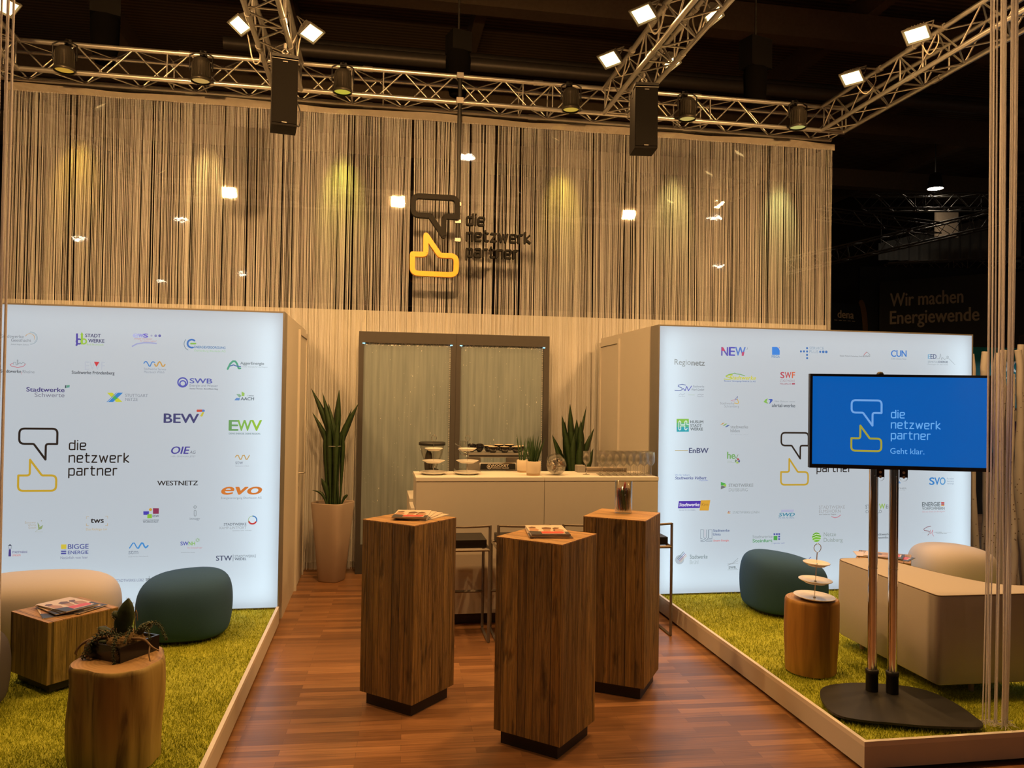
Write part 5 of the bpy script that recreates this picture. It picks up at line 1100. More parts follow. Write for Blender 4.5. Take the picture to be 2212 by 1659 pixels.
# ------------------------------------------------------------------ corner sofa
SOFA = simple('sofa_wool', (.52, .48, .45), .95, var=.06, scale=260, bump=.07, spec=.2)
t = thing('corner_sofa', 'beige wool bench sofa with a sharp front corner behind the television stand', 'sofa', (3.21, 4.09, .14))
outl = [(0, 0), (.6, -.01), (1.3, 0.02), (1.9, .15), (1.85, .42), (1.35, .27), (.95, .18), (.73, .165), (.56, .24), (.45, .50), (.40, .78), (.355, 1.0), (.30, 1.05), (.06, 1.06), (.01, 1.02), (0, .5)]
def rp(z0, z1, ins, name, m):
    c = Vector((.45, .35))
    pl = round_path(outl, [.035] + [.15] * 10 + [.06, .08, .05, .05, .1], 4)
    mb = MB(); n = len(pl)
    def ring(z, d):
        out = []
        for i in range(n):
            a, b = pl[i - 1], pl[(i + 1) % n]
            tn = (b - a); tn = tn.normalized() if tn.length > 1e-6 else Vector((1, 0)); nr = Vector((-tn.y, tn.x))
            p = pl[i] + nr * d; out.append((p.x, p.y, z))
        return out
    rings = [ring(z0, .012), ring(z0 + .012, .0), ring((z0 + z1) / 2, -.004), ring(z1 - .012, .0), ring(z1 - .003, .003), ring(z1, .010)]
    V = [p for r in rings for p in r]
    F = [(i * n + j, i * n + (j + 1) % n, (i + 1) * n + (j + 1) % n, (i + 1) * n + j) for i in range(len(rings) - 1) for j in range(n)]
    mb.add(V, F, 0, True); T_ = tessellate_polygon([[Vector((p[0], p[1], 0)) for p in rings[-1]]])
    mb.add(rings[-1], [tuple(f) if (Vector(rings[-1][f[1]]) - Vector(rings[-1][f[0]])).cross(Vector(rings[-1][f[2]]) - Vector(rings[-1][f[0]])).z > 0 else tuple(reversed(f)) for f in T_], 0); mb.add(rings[0], [tuple(range(n - 1, -1, -1))])
    mb.build(name, m, t)
    return ring(z1 - .003, .003)
rg = rp(.075, .595, 0, 'seat_block', SOFA)
MB().tube(rg + [rg[0]], .003, 5).build('piping', simple('piping_brown', (.16, .11, .07), .8), t)
for (x, y) in ((.30, .10), (1.2, .14), (.12, .9), (1.7, .25)):
    MB().lathe([(.016, 0), (.016, .08)], 10, c=(x, y, 0)).build('leg', simple('leg_beech', (.45, .33, .2), .5), t)

# ------------------------------------------------------------------ log side tables
def log_mat(name, a, b_, c):
    if name in MATS: return MATS[name]
    m, nt, b = new_mat(name); L = nt.links
    tc = N(nt, 'ShaderNodeTexCoord'); mp = N(nt, 'ShaderNodeMapping'); mp.inputs['Scale'].default_value = (9, 9, .9)
    L.new(tc.outputs['Object'], mp.inputs['Vector'])
    no = N(nt, 'ShaderNodeTexNoise'); no.inputs['Scale'].default_value = 1.6; no.inputs['Detail'].default_value = 5; no.inputs['Distortion'].default_value = .7
    L.new(mp.outputs['Vector'], no.inputs['Vector'])
    ra = N(nt, 'ShaderNodeValToRGB'); cr = ra.color_ramp
    while len(cr.elements) < 4: cr.elements.new(.5)
    for e, (p, col) in zip(cr.elements, ((.36, c), (.47, b_), (.56, a), (.75, tuple(min(1, q * 1.25) for q in a)))): e.position = p; e.color = tuple(col) + (1,)
    L.new(no.outputs['Fac'], ra.inputs['Fac']); L.new(ra.outputs['Color'], b.inputs['Base Color']); b.inputs['Roughness'].default_value = .6
    bp = N(nt, 'ShaderNodeBump'); bp.inputs['Strength'].default_value = .35; bp.inputs['Distance'].default_value = .01; L.new(no.outputs['Fac'], bp.inputs['Height']); L.new(bp.outputs['Normal'], b.inputs['Normal'])
    MATS[name] = m
    return m
def ring_mat():
    m, nt, b = new_mat('log_endgrain'); L = nt.links
    tc = N(nt, 'ShaderNodeTexCoord')
    wv = N(nt, 'ShaderNodeTexWave', wave_type='RINGS', rings_direction='Z'); wv.inputs['Scale'].default_value = 18; wv.inputs['Distortion'].default_value = 2.5; wv.inputs['Detail'].default_value = 3
    L.new(tc.outputs['Object'], wv.inputs['Vector'])
    ra = N(nt, 'ShaderNodeValToRGB'); ra.color_ramp.elements[0].color = (.37, .22, .085, 1); ra.color_ramp.elements[1].color = (.45, .275, .12, 1)
    L.new(wv.outputs['Fac'], ra.inputs['Fac']); L.new(ra.outputs['Color'], b.inputs['Base Color']); b.inputs['Roughness'].default_value = .55
    return m
ENDGRAIN = ring_mat()
LOG_A = log_mat('log_amber', (.36, .265, .075), (.28, .20, .055), (.11, .07, .02))
LOG_B = log_mat('log_orange', (.46, .24, .05), (.38, .19, .038), (.28, .13, .025))
def log_table(x, y, r, h, rz, fn, mat, label):
    t = thing('log_table', label, 'side table', (x, y, .145), rz, 'tree trunk side tables')
    prof = [(r * k, h * z) for k, z in ((.955, 0), (.96, .04), (.975, .15), (.985, .3), (1.0, .45), (1.0, .6), (.99, .75), (.985, .88), (.985, .955), (.965, .988), (.93, 1.0))]
    mb = MB().lathe(prof, 56, 0, shape=fn)
    V = mb.v[-56:]
    mb.build('trunk', mat, t)
    MB().add(V, [tuple(range(56))], 0).build('top', ENDGRAIN, t)
    return t
def shape_left(a, z):
    q = 1 + .07 * math.cos(3 * (a - PI)) + .025 * math.cos(5 * a + 1) + .012 * math.cos(11 * a + z * 6)
    return q * (1 + .035 * math.cos(a) * math.sin(z * 13 + 3.3)) * (1 + .02 * math.sin(7 * a + z * 3))
def shape_right(a, z):
    return 1 + .03 * math.cos(2 * a + .6) + .02 * math.cos(3 * a + z * 4) + .02 * math.sin(z * 9 + 2 * a)
log_table(-1.165, 3.935, .205, .455, 0, shape_left, LOG_A, 'thick amber tree trunk side table under the cactus tray')
log_table(2.735, 4.63, .162, .455, .4, shape_right, LOG_B, 'round orange tree trunk side table under the white cake stand')

# ------------------------------------------------------------------ cactus tray on the left log
t = thing('cactus_tray', 'square black tray of cacti, moss and trailing succulents on the amber log table', 'plant arrangement', (-1.18, 4.02, .6), RAD(-32))
tr = MB(); s = .112
tr.box(-s, s, -s, s, 0, .012); 
for a in ((-s, s, -s, -s + .01), (-s, s, s - .01, s), (-s, -s + .01, -s + .01, s - .01), (s - .01, s, -s + .01, s - .01)): tr.box(a[0], a[1], a[2], a[3], .012, .072)
tr.build('tray', simple('tray_black', (.012, .011, .011), .22), t)
so = MB(); so.box(-s + .011, s - .011, -s + .011, s - .011, .012, .058); so.build('soil', SOIL, t)
MOSS = simple('moss_tan', (.20, .13, .05), .95, var=.5, scale=80, bump=.6)
for (x, y, r, hh) in ((-.055, -.03, .045, .035), (.03, -.052, .048, .045), (.06, .015, .045, .045), (-.02, .045, .05, .045)):
    ms = MB().lathe([(r, 0), (r * .95, hh * .4), (r * .7, hh * .8), (r * .3, hh), (.001, hh * 1.02)], 14, c=(x, y, .055), shape=lambda a, z: 1 + .15 * math.sin(5 * a + x * 40) + .08 * math.sin(11 * a))
    ms.build('moss', MOSS, t)
CACT = simple('cactus_green', (.035, .060, .020), .6, var=.35, scale=30, bump=.3)
SPINE = simple('cactus_spine', (.55, .45, .33), .7)
def pad(p0, d, ln, w, th):
    """flat prickly pear pad with spine tufts along its rim"""
    d = Vector(d).normalized(); sd = Vector((d.y, -d.x, 0)); sd = sd.normalized() if sd.length > .3 else Vector((.85, .53, 0)).normalized(); nn = d.cross(sd).normalized()
    mb = MB(); rings = []
    for k in range(9):
        f = k / 8; wd = w * math.sin(PI * min(1, f * .88 + .12)) ** .6 if f < 1 else .004
        c = Vector(p0) + d * ln * f
        rings.append([c + sd * wd * math.cos(2 * PI * j / 12) + nn * th * min(1, wd / w + .2) * math.sin(2 * PI * j / 12) for j in range(12)])
    V = [p for r_ in rings for p in r_]
    mb.add(V, [(i * 12 + j, i * 12 + (j + 1) % 12, (i + 1) * 12 + (j + 1) % 12, (i + 1) * 12 + j) for i in range(8) for j in range(12)], 0, True)
    mb.add(rings[-1], [tuple(range(12))], 0)
    o = mb.build('cactus_pad', CACT, t)
    sp = MB()
    for i in range(1, 9):
        for j in (0, 6, 3):
            p = Vector(rings[i][j]); c = Vector(p0) + d * ln * i / 8
            for q in range(2):
                e = p + ((p - c).normalized() + Vector((rnd.uniform(-.6, .6), rnd.uniform(-.6, .6), rnd.uniform(-.2, .8)))).normalized() * .009
                sp.tube([p, e], .0006, 3, cap=False)
    sp.build('spines', SPINE, o)
pad((-.035, .02, .07), (.10, .12, 1), .18, .044, .022)
pad((-.045, .015, .155), (-.55, -.1, .5), .045, .022, .017)
pad((-.05, -.01, .075), (-1, -.35, .55), .085, .032, .02)
pad((-.03, -.035, .06), (-.8, -.6, .12), .07, .026, .014)
pad((.045, .03, .07), (.65, .2, 1), .085, .030, .018)
pad((.085, .05, .12), (.8, .1, .7), .04, .018, .015)
SUCC = simple('succulent_green', (.055, .085, .045), .55, var=.25)
def trail(pts, n, lf):
    P = smooth_path(pts, 3); mb = MB(); mb.tube(P, .0028, 5)
    L_ = len(P)
    for k in range(n):
        f = .1 + .9 * k / (n - 1); i = min(L_ - 2, int(f * (L_ - 1))); p = P[i]; d = (P[i + 1] - P[i]).normalized()
        u = d.cross(Vector((.3, .2, 1))).normalized(); w = d.cross(u)
        for q in range(4):
            a = q * PI / 2 + k * .8; o = u * math.cos(a) + w * math.sin(a)
            s_ = lf * (1.0 - .45 * f)
            tip = p + o * s_ * 1.25 + d * s_ * .7; b1 = p + o * s_ * .15
            sdv = d.cross(o).normalized() * s_ * .42; mid = p + o * s_ * .75 + d * s_ * .25
            mb.add([b1, mid + sdv + d * s_ * .12, tip, mid - sdv + d * s_ * .12, mid + d * s_ * .3, mid - d * s_ * .18], [(0, 1, 4), (1, 2, 4), (2, 3, 4), (3, 0, 4), (1, 0, 5), (2, 1, 5), (3, 2, 5), (0, 3, 5)], 0, True)
    mb.build('succulent_stem', SUCC, t)
trail([(-.01, -.02, .09), (-.03, -.08, .12), (-.055, -.125, .09), (-.08, -.145, .02), (-.10, -.155, -.05), (-.13, -.17, -.11)], 24, .017)
trail([(.03, -.02, .09), (.06, -.09, .12), (.075, -.12, .08), (.085, -.128, .04), (.095, -.13, .005)], 18, .014)
trail([(.05, .05, .09), (.12, .06, .15), (.17, .06, .14), (.215, .04, .11), (.25, .02, .095)], 20, .013)
trail([(.05, .03, .09), (.11, .02, .14), (.16, .0, .13), (.20, -.03, .10)], 16, .013)
trail([(.0, .04, .08), (.05, .0, .13), (.08, -.04, .12), (.10, -.08, .085)], 14, .013)
ROOT = simple('root_wood', (.24, .16, .09), .85, var=.3, scale=60)
def root(pts, r, name='root'):
    P = smooth_path(pts, 2); mb = MB(); k = len(P); mb.tube(P, [r * (1 - .6 * i / k) for i in range(k)], 6); mb.build(name, ROOT, t)
root([(-.02, -.03, .085), (-.09, -.09, .085), (-.13, -.12, .06), (-.15, -.135, .02), (-.155, -.12, .006)], .009)
for q in range(7):
    a = rnd.uniform(-.03, .03)
    root([(-.06 + a, -.09, .09), (-.085 + a, -.125, .075), (-.075 + rnd.uniform(-.03, .03), -.13, .03), (-.09 + rnd.uniform(-.04, .04), -.135, .006 + rnd.uniform(0, .012)), (-.07 + rnd.uniform(-.05, .05), -.14, .005)], .0035)
root([(.08, -.02, .085), (.17, -.03, .10), (.235, -.05, .075), (.27, -.04, .06)], .007)
root([(.22, -.045, .078), (.25, -.08, .05), (.255, -.075, .02)], .004)
root([(.03, .04, .08), (.04, .03, .17), (.055, .02, .21), (.075, .01, .20), (.08, .01, .16)], .003)
for q in range(26):
    x, y = rnd.uniform(-.10, -.04), rnd.uniform(-.09, .03)
    root([(x, y, .06), (x + rnd.uniform(-.03, .03), y + rnd.uniform(-.03, .03), .10 + rnd.uniform(0, .03)), (x + rnd.uniform(-.05, .05), y + rnd.uniform(-.05, .05), .085)], .0028, 'dry_twig')

# ------------------------------------------------------------------ three tier plate stands
def cake_stand(x, y, z, s, rz, label, tilt=0.0):
    t = thing('cake_stand', label, 'cake stand', (x, y, z), rz, 'white three tier plate stands')
    if tilt: t.rotation_euler = (tilt, tilt * 1.4, rz)
    def plate(r, zz, nm):
        mb = MB().lathe([(.001, .004), (r * .55, .004), (r * .62, .0), (r * .64, .003), (r * .99, .019), (r, .022), (r * .97, .0235), (r * .66, .010), (r * .55, .0085), (.001, .0085)], 40, c=(0, 0, zz))
        mb.build(nm, PORCELAIN, t)
    plate(.122 * s, 0, 'plate'); plate(.099 * s, .098 * s, 'plate'); plate(.079 * s, .202 * s, 'plate')
    mb = MB().tube([(0, 0, .008), (0, 0, .285 * s)], .0032, 8)
    for zz in (.009, .0985 * s + .009, .2025 * s + .009): mb.lathe([(.009, 0), (.009, .003), (.004, .006)], 10, c=(0, 0, zz))
    mb.build('rod', CHROME, t)
    ring = [(.023 * s * math.sin(a), 0, .285 * s + .026 * s - .025 * s * math.cos(a)) for a in np.linspace(.25, 2 * PI - .25, 22)]
    MB().tube(ring, .0022, 6).build('ring_handle', CHROME, t)
    return t
cake_stand(2.735, 4.60, .6, 1.04, 0, 'white three tier plate stand on the orange log table', .03)

# ------------------------------------------------------------------ television on its stand
TVA = RAD(-17)
ts = thing('television_stand', 'floor stand with two chrome poles and a black rounded base plate under the television', 'tv stand', (2.90, 4.15, .15))
pts = [(2.464, 4.058), (2.431, 3.87), (2.56, 3.79), (2.663, 3.756), (2.827, 3.688), (3.106, 3.633), (3.16, 3.68), (3.224, 3.98), (3.172, 4.199), (2.901, 4.309), (2.692, 4.313), (2.56, 4.25)]
pl = [(p.x - 2.90, p.y - 4.15) for p in round_path(pts, [.12, .10, .06, .06, .1, .05, .03, .16, .12, .1, .12, .1], 4)]
MB().prism(pl, .012, .024).build('base_plate', BLACKM, ts, bevel=.002)
mb = MB()
for (x, y) in ((-.40, -.20), (-.1, .1), (.22, -.44), (.24, .0)): mb.lathe([(.018, 0), (.018, .0125)], 10, c=(x, y, 0))
mb.build('foot_pad', BLACK, ts)
for (x, y) in ((-.046, .030), (.050, -.018)):
    m = MB().tube([(x, y, .024), (x, y, 1.66)], .0255, 20); m.build('pole', CHROME, ts)
    m = MB().lathe([(.034, .0241), (.033, .12), (.036, .125), (.036, .145), (.030, .15), (.026, .15)], 20, c=(x, y, 0)); m.build('collar', BLACK, ts)
    m = MB().lathe([(.0262, 0), (.0262, .002)], 20, c=(x, y, .735)); m.build('joint_ring', STEEL, ts)
tv = thing('television', 'flat black television glowing blue with the bubble emblem and wordmark', 'television', (2.895, 4.012, 1.738), TVA)
W, H = .485, .268
MB().box(-W, W, .0, .035, -H, H).build('cabinet', BLACK, tv, bevel=.004)
MB().box(-W * .6, W * .6, .035, .07, -H * .7, H * .5).build('rear_housing', BLACK, tv, bevel=.01)
fr = MB(); b_ = .014
fr.box(-W, W, -.006, 0, H - b_, H); fr.box(-W, W, -.006, 0, -H, -H + .022); fr.box(-W, -W + b_, -.006, 0, -H + .022, H - b_); fr.box(W - b_, W, -.006, 0, -H + .022, H - b_)
fr.build('bezel', BLACK, tv)
sc = MB().box(-W + b_, W - b_, -.001, 0, -H + .022, H - b_)
scr = sc.build('screen', glow('screen_blue', (0.0, .096, .40), 1.0), tv)
lg = MB(); emblem(lg, -.262, -.172, .172, 0, 1, 2, w=.062)
put_text(lg, 'Geht klar.', -.047, -.178, .182, .0315, 2)
lg.v = [(v[0], v[1] - .002, v[2]) for v in lg.v]
lo = lg.build('screen_graphic', [glow('scr_pale', (.16, .36, .74), 1), glow('scr_gold', (.36, .33, .035), 1), glow('scr_light', (.14, .40, .83), 1)], scr)
lo['label'] = 'pale and golden speech bubbles beside a light blue wordmark on the lit screen'
m = MB(); m.lathe([(.0, .016), (.012, .014), (.018, .006), (.02, 0)], 12, c=(-.10, .012, H)); m.build('sensor', BLACK, tv)
for x in (-.075, .052):
    m = MB(); m.box(x - .022, x + .022, .072, .078, -H - .05, H * .3)
    m.lathe([(.022, 0), (.022, .006)], 16, c=(0, 0, 0)); n0 = len(m.v) - 32
    m.v[n0:] = [(x + p[0], .072 + p[2], -H - .05 + p[1]) for p in m.v[n0:]]
    for k in range(2): 
        n0 = len(m.v); m.add([(x + .008 * math.cos(a), .0715, -H - .022 - k * .026 + .008 * math.sin(a)) for a in np.linspace(0, 2 * PI, 12, endpoint=False)], [tuple(range(12))], 1)
    m.build('mount_bracket', [BLACK, simple('hole_pale', (.75, .78, .8), .6)], tv)
m = MB(); m.box(-.09, .09, .078, .105, -.10, .06); m.build('mount_plate', BLACK, tv)

# ------------------------------------------------------------------ loose cords at the front corners
def cord_bundle(x, y, seed, zb, label, group, n=4, lean=0.0, wide=.016):
    r = random.Random(seed); mb = MB(); fr = MB()
    for k in range(n):
        x0 = x + r.uniform(-wide, wide); y0 = y + r.uniform(-.02, .02)
        x1 = x + lean + r.uniform(-wide, wide) * .8; y1 = y0 + r.uniform(-.03, .03)
        P = [(x0, y0, 4.89), (x0 + r.uniform(-.004, .004), y0, 3.2), (x0 * .6 + x1 * .4, y0, 1.5), (x0 * .3 + x1 * .7 + r.uniform(-.01, .01), y1, .8), (x1, y1, zb)]
        mb.tube(smooth_path(P, 2), r.uniform(.0032, .0046), 6)
        for q in range(4):
            a = r.uniform(0, 6.28); ln = r.uniform(.02, .07)
            fr.tube(smooth_path([(x1, y1, zb + .02), (x1 + ln * .4 * math.cos(a), y1 + ln * .4 * math.sin(a), zb + .004), (x1 + ln * math.cos(a), y1 + ln * math.sin(a), zb + .002)], 1), .0015, 4)
    t = thing('cord_bundle', label, 'cord bundle', (x, y, zb), 0, group)
    for m_, nm in ((mb, 'cords'), (fr, 'frayed_end')):
        m_.v = [(v[0] - x, v[1] - y, v[2] - zb) for v in m_.v]
        m_.build(nm, ROPE, t)
    return t
gR = 'loose pale cords hanging at the right picture edge'
wr = ['leftmost bundle of loose cords at the right picture edge beside the television', 'second bundle of loose cords from the left at the right picture edge', 'third bundle of loose cords from the left at the right picture edge', 'fourth bundle of loose cords from the left at the right picture edge',
      'fifth bundle of loose cords from the left at the right picture edge', 'rightmost bundle of loose cords at the right picture edge']
for k, (x, ln, n, wd) in enumerate(((3.214, -.022, 2, .004), (3.243, .0, 2, .005), (3.268, -.01, 2, .004), (3.294, -.028, 2, .005), (3.325, -.048, 3, .006), (3.380, -.06, 4, .012))):
    cord_bundle(x, 3.70 + (.02 if k % 2 else 0), 40 + k, .152, wr[k], gR, n, ln, wd)
gL = 'loose pale cords hanging at the left picture edge'
for k, (x, ln) in enumerate(((-1.587, 0), (-1.608, 0), (-1.634, 0), (-1.662, .0))):
    cord_bundle(x, 3.70, 60 + k, .152, ('rightmost', 'second from the right', 'third from the right', 'outermost')[k] + ' bundle of loose cords at the left picture edge', gL, 2, ln, .005)

# ------------------------------------------------------------------ pale tree trunks beside the right light box
BARK = simple('peeled_trunk', (.58, .56, .57), .8, var=.12, scale=12, bump=.2, stretch=(1, 1, .3))
KNOT = simple('trunk_knot', (.10, .065, .04), .9)
def trunk(x, y, h, r, seed, label):
    q = random.Random(seed)
    t = thing('tree_trunk', label, 'tree trunk', (x, y, 0), 0, 'pale peeled tree trunks beside the right light box')
    k = 16; P = []; Rr = []
    dx, dy = 0.0, 0.0; lean = q.uniform(-.05, .05)
    ph = q.uniform(0, 6)
    for i in range(k + 1):
        f = i / k
        P.append((lean * f + .035 * math.sin(f * 7 + ph) + q.uniform(-.008, .008), .03 * math.cos(f * 5 + ph), h * f)); Rr.append(r * (1 + .18 * math.sin(f * 9 + ph * 2) + q.uniform(-.06, .06)) * (1.1 - .25 * f))
    MB().tube(P, Rr, 12).build('stem', BARK, t)
    mb = MB()
    for _ in range(34):
        i = q.randrange(2, k); f = q.random(); c = Vector(P[i - 1]) * (1 - f) + Vector(P[i]) * f; rr = Rr[i - 1] * (1 - f) + Rr[i] * f
        a = q.uniform(PI, 2 * PI); o = Vector((math.cos(a), math.sin(a), 0)); s = o.cross(Vector((0, 0, 1)))
        p = c + o * rr * .99; w, hh = q.uniform(.004, .009), q.uniform(.003, .008)
        mb.add([p - s * w, p - Vector((0, 0, hh)) + o * .002, p + s * w, p + Vector((0, 0, hh)) + o * .002], [(0, 1, 2, 3)], 0)
    mb.build('knots', KNOT, t)
    return t
tl = [(5.70, 6.78, 2.33, .042, 'first pale tree trunk right of the light box edge'), (5.80, 6.95, 2.33, .036, 'second pale tree trunk right of the light box edge'), (5.86, 6.70, 2.34, .040, 'third pale tree trunk right of the light box edge'), (5.97, 6.92, 2.36, .040, 'fourth pale tree trunk right of the light box edge'),
      (6.02, 6.68, 2.14, .034, 'short pale tree trunk with a rounded top among the taller ones'), (6.09, 6.86, 2.38, .045, 'sixth pale tree trunk right of the light box edge'), (6.20, 6.74, 2.38, .040, 'second to last pale tree trunk toward the right picture edge'), (6.29, 6.86, 2.44, .046, 'last pale tree trunk at the right picture edge')]
for k, (x, y, h, r, lb) in enumerate(tl): trunk(x, y, h, r, 200 + k, lb)
t = thing('wooden_crate', 'small wooden crate table with a dark bowl behind the loose cords at the right edge', 'crate', (6.35, 6.45, 0), .1)
MB().box(-.2, .2, -.18, .18, 0, .30).build('box', OLDWOOD_PALE, t)
MB().lathe([(.001, .302), (.05, .302), (.09, .335), (.085, .335), (.045, .31), (.001, .31)], 16, c=(-.05, -.03, 0)).build('bowl', BLACK, t)
# ------------------------------------------------------------------ bar counter
cn = thing('bar_counter', 'long white bar counter with two front panels', 'bar counter', (.31, 6.33, 0))
X1 = 2.02
MB().box(.34, X1 - .02, .08, .5, 0, .095).build('kick_board', simple('kick_dark', (.06, .045, .035), .6), cn)
MB().box(.0, 1.043, .004, .53, .095, 1.16).build('front_panel', WHITE, cn)
MB().box(1.047, X1, .004, .53, .095, 1.16).build('front_panel', WHITE, cn)
MB().box(-.004, 1.043, 0, .535, 1.1605, 1.19).build('counter_top', CREAM, cn, bevel=.002)
MB().box(1.047, X1 + .004, 0, .535, 1.1605, 1.19).build('counter_top', CREAM, cn, bevel=.002)
MB().box(-.03, X1, .55, 1.15, 0, .95).build('rear_work_shelf', WHITE, cn)
MB().box(-.035, -.005, .12, .5, .86, .93).build('side_ledge', CREAM, cn)

# ------------------------------------------------------------------ bar stools
STOOLM = simple('stool_steel', (.20, .17, .14), .5, .4)
SEAT = simple('seat_black', (.014, .012, .011), .5)
def stool(x, label):
    t = thing('bar_stool', label, 'bar stool', (x, 5.87, 0), 0, 'thin steel bar stools along the counter')
    hw, d, w = .195, .36, .016
    MB().box(-hw + .02, hw - .02, .03, d - .01, .705, .765).build('seat', SEAT, t, bevel=.008)
    f = MB(); f.bar((-hw, 0, .695), (hw, 0, .695), w); f.bar((-hw, d, .695), (hw, d, .695), w); f.bar((-hw, 0, .695), (-hw, d, .695), w); f.bar((hw, 0, .695), (hw, d, .695), w); f.build('seat_frame', STOOLM, t)
    b = MB(); b.tube([(-hw, 0, .875), (-hw * .5, -.012, .872), (0, -.016, .87), (hw * .5, -.012, .872), (hw, 0, .875)], .009, 6); b.build('back_rail', STOOLM, t)
    for s in (-1, 1):
        l = MB(); l.bar((s * hw, 0, .008), (s * hw, 0, .88), w); l.build('leg', STOOLM, t)
        l = MB(); l.bar((s * hw, d, .008), (s * hw, d, .70), w); l.build('leg', STOOLM, t)
        l = MB(); l.bar((s * hw, -.005, .009), (s * hw, d + .005, .009), w); l.build('floor_runner', STOOLM, t)
    r = MB(); r.bar((-hw, d, .30), (hw, d, .30), w); r.build('foot_rail', STOOLM, t)
    return t
stool(.648, 'bar stool half hidden behind the left pedestal')
stool(1.102, 'bar stool behind the middle pedestal')
stool(1.605, 'bar stool behind the left edge of the right pedestal')
stool(2.082, 'bar stool against the right light box, mostly behind the right pedestal')

# ------------------------------------------------------------------ water walls
def water_mat():
    m, nt, b = new_mat('water_glass'); L = nt.links
    tc = N(nt, 'ShaderNodeTexCoord'); mp = N(nt, 'ShaderNodeMapping'); mp.inputs['Scale'].default_value = (26, 1, 1.3)
    L.new(tc.outputs['Object'], mp.inputs['Vector'])
    no = N(nt, 'ShaderNodeTexNoise'); no.inputs['Scale'].default_value = 1.0; no.inputs['Detail'].default_value = 5; L.new(mp.outputs['Vector'], no.inputs['Vector'])
    b.inputs['Base Color'].default_value = (.30, .35, .36, 1); b.inputs['Roughness'].default_value = .3
    ra = N(nt, 'ShaderNodeMapRange'); ra.inputs[1].default_value = .35; ra.inputs[2].default_value = .65; ra.inputs[3].default_value = .52; ra.inputs[4].default_value = .78
    L.new(no.outputs['Fac'], ra.inputs[0])
    tr = N(nt, 'ShaderNodeBsdfTransparent'); tr.inputs['Color'].default_value = (.78, .87, .93, 1)
    mx = N(nt, 'ShaderNodeMixShader'); L.new(ra.outputs[0], mx.inputs[0]); L.new(tr.outputs[0], mx.inputs[1]); L.new(b.outputs[0], mx.inputs[2])
    bp = N(nt, 'ShaderNodeBump'); bp.inputs['Strength'].default_value = .4; bp.inputs['Distance'].default_value = .01; L.new(no.outputs['Fac'], bp.inputs['Height']); L.new(bp.outputs['Normal'], b.inputs['Normal'])
    L.new(mx.outputs[0], nt.nodes['Material Output'].inputs['Surface'])
    return m
WATER = water_mat()
FRAMEB = simple('frame_bronze', (.048, .042, .038), .65, .0)
DROP = simple('water_drop', (.9, .9, .88), .1, 0, spec=1.0)
def water_wall(x0, x1, label, side):
    t = thing('water_wall', label, 'water wall', ((x0 + x1) / 2, 8.26, 0), 0, 'framed water walls behind the bar')
    w = (x1 - x0) / 2; l, r = side
    MB().box(-w, -w + l, 0, .09, 0, 2.5).build('frame_post', FRAMEB, t)
    MB().box(w - r, w, 0, .09, 0, 2.5).build('frame_post', FRAMEB, t)
    MB().box(-w + l, w - r, 0, .09, 2.385, 2.5).build('frame_head', FRAMEB, t)
    MB().box(-w + l, w - r, 0, .09, 0, .30).build('frame_base', FRAMEB, t)
    MB().box(-w + l, w - r, .03, .04, .30, 2.385).build('water_pane', WATER, t)
    q = random.Random(int(x0 * 100) + 9); mb = MB()
    for _ in range(150):
        x = q.uniform(-w + l + .01, w - r - .01); z = q.uniform(.32, 2.37); s = q.choice((.0012, .0015, .0018, .002, .003)); st = q.choice((1, 1.5, 3, 5))
        mb.add([(x - s, .029, z), (x, .026, z - s * st * .6), (x + s, .029, z), (x, .026, z + s * st)], [(0, 1, 2, 3)], 0)
    for _ in range(160):
        x = q.uniform(-w + l, w - r); s = q.uniform(.002, .004); z = 2.385 - q.uniform(.0, .02)
        mb.add([(x - s, .029, z), (x, .026, z - s * 3), (x + s, .029, z), (x, .026, z + s)], [(0, 1, 2, 3)], 0)
    o = mb.build('water_drops', DROP, t); o['kind'] = 'stuff'
    MB().box(-w + l - .012, -w + l + .012, -.004, 0, 2.372, 2.382).build('led', glow('led_teal', (.25, .8, 1.0), 3), t)
    MB().box(w - r - .012, w - r + .012, -.004, 0, 2.372, 2.382).build('led', glow('led_teal', (.25, .8, 1.0), 3), t)
    m = MB(); 
    for z in np.arange(.32, 2.37, .02): m.box(w - r - .016, w - r - .004, .024, .03, z, z + q.uniform(.006, .016))
    m.build('edge_foam', simple('foam_white', (.5, .5, .48), .5), t)
water_wall(-.21, .795, 'left framed glass pane with running water behind the bar', (.05, .05))
water_wall(.797, 1.80, 'right framed glass pane with running water behind the bar', (.05, .06))

# ------------------------------------------------------------------ tall planters with snake plants
LEAF = simple('snake_leaf', (.024, .052, .012), .45, var=.45, scale=9, stretch=(1, 1, 5))
POTW = simple('planter_taupe', (.36, .28, .225), .5, var=.03)
def leaf(t, base, top, w, bend, twist, mat=LEAF, name='leaf', n=9, th=.35):
    b, e = Vector(base), Vector(top); d = e - b; u = Vector((math.cos(twist), math.sin(twist), 0)); v = d.normalized().cross(u).normalized()
    mb = MB(); V = []
    for k in range(n + 1):
        f = k / n; p = b + d * f + Vector(bend) * math.sin(f * PI) * 1.0
        ww = w * (0.42 + .68 * min(1, max(0, (f - .12) / .5)) ** 1.2) * (1 if f < .76 else max(.03, ((1 - f) / .24) ** .75))
        V += [p - u * ww + v * ww * th, p - v * .003, p + u * ww + v * ww * th, p + v * ww * th * .35 + v * .003]
    F = []
    for k in range(n):
        for j in range(4): F.append((k * 4 + j, k * 4 + (j + 1) % 4, (k + 1) * 4 + (j + 1) % 4, (k + 1) * 4 + j))
    mb.add(V, F, 0, True); mb.build(name, mat, t)
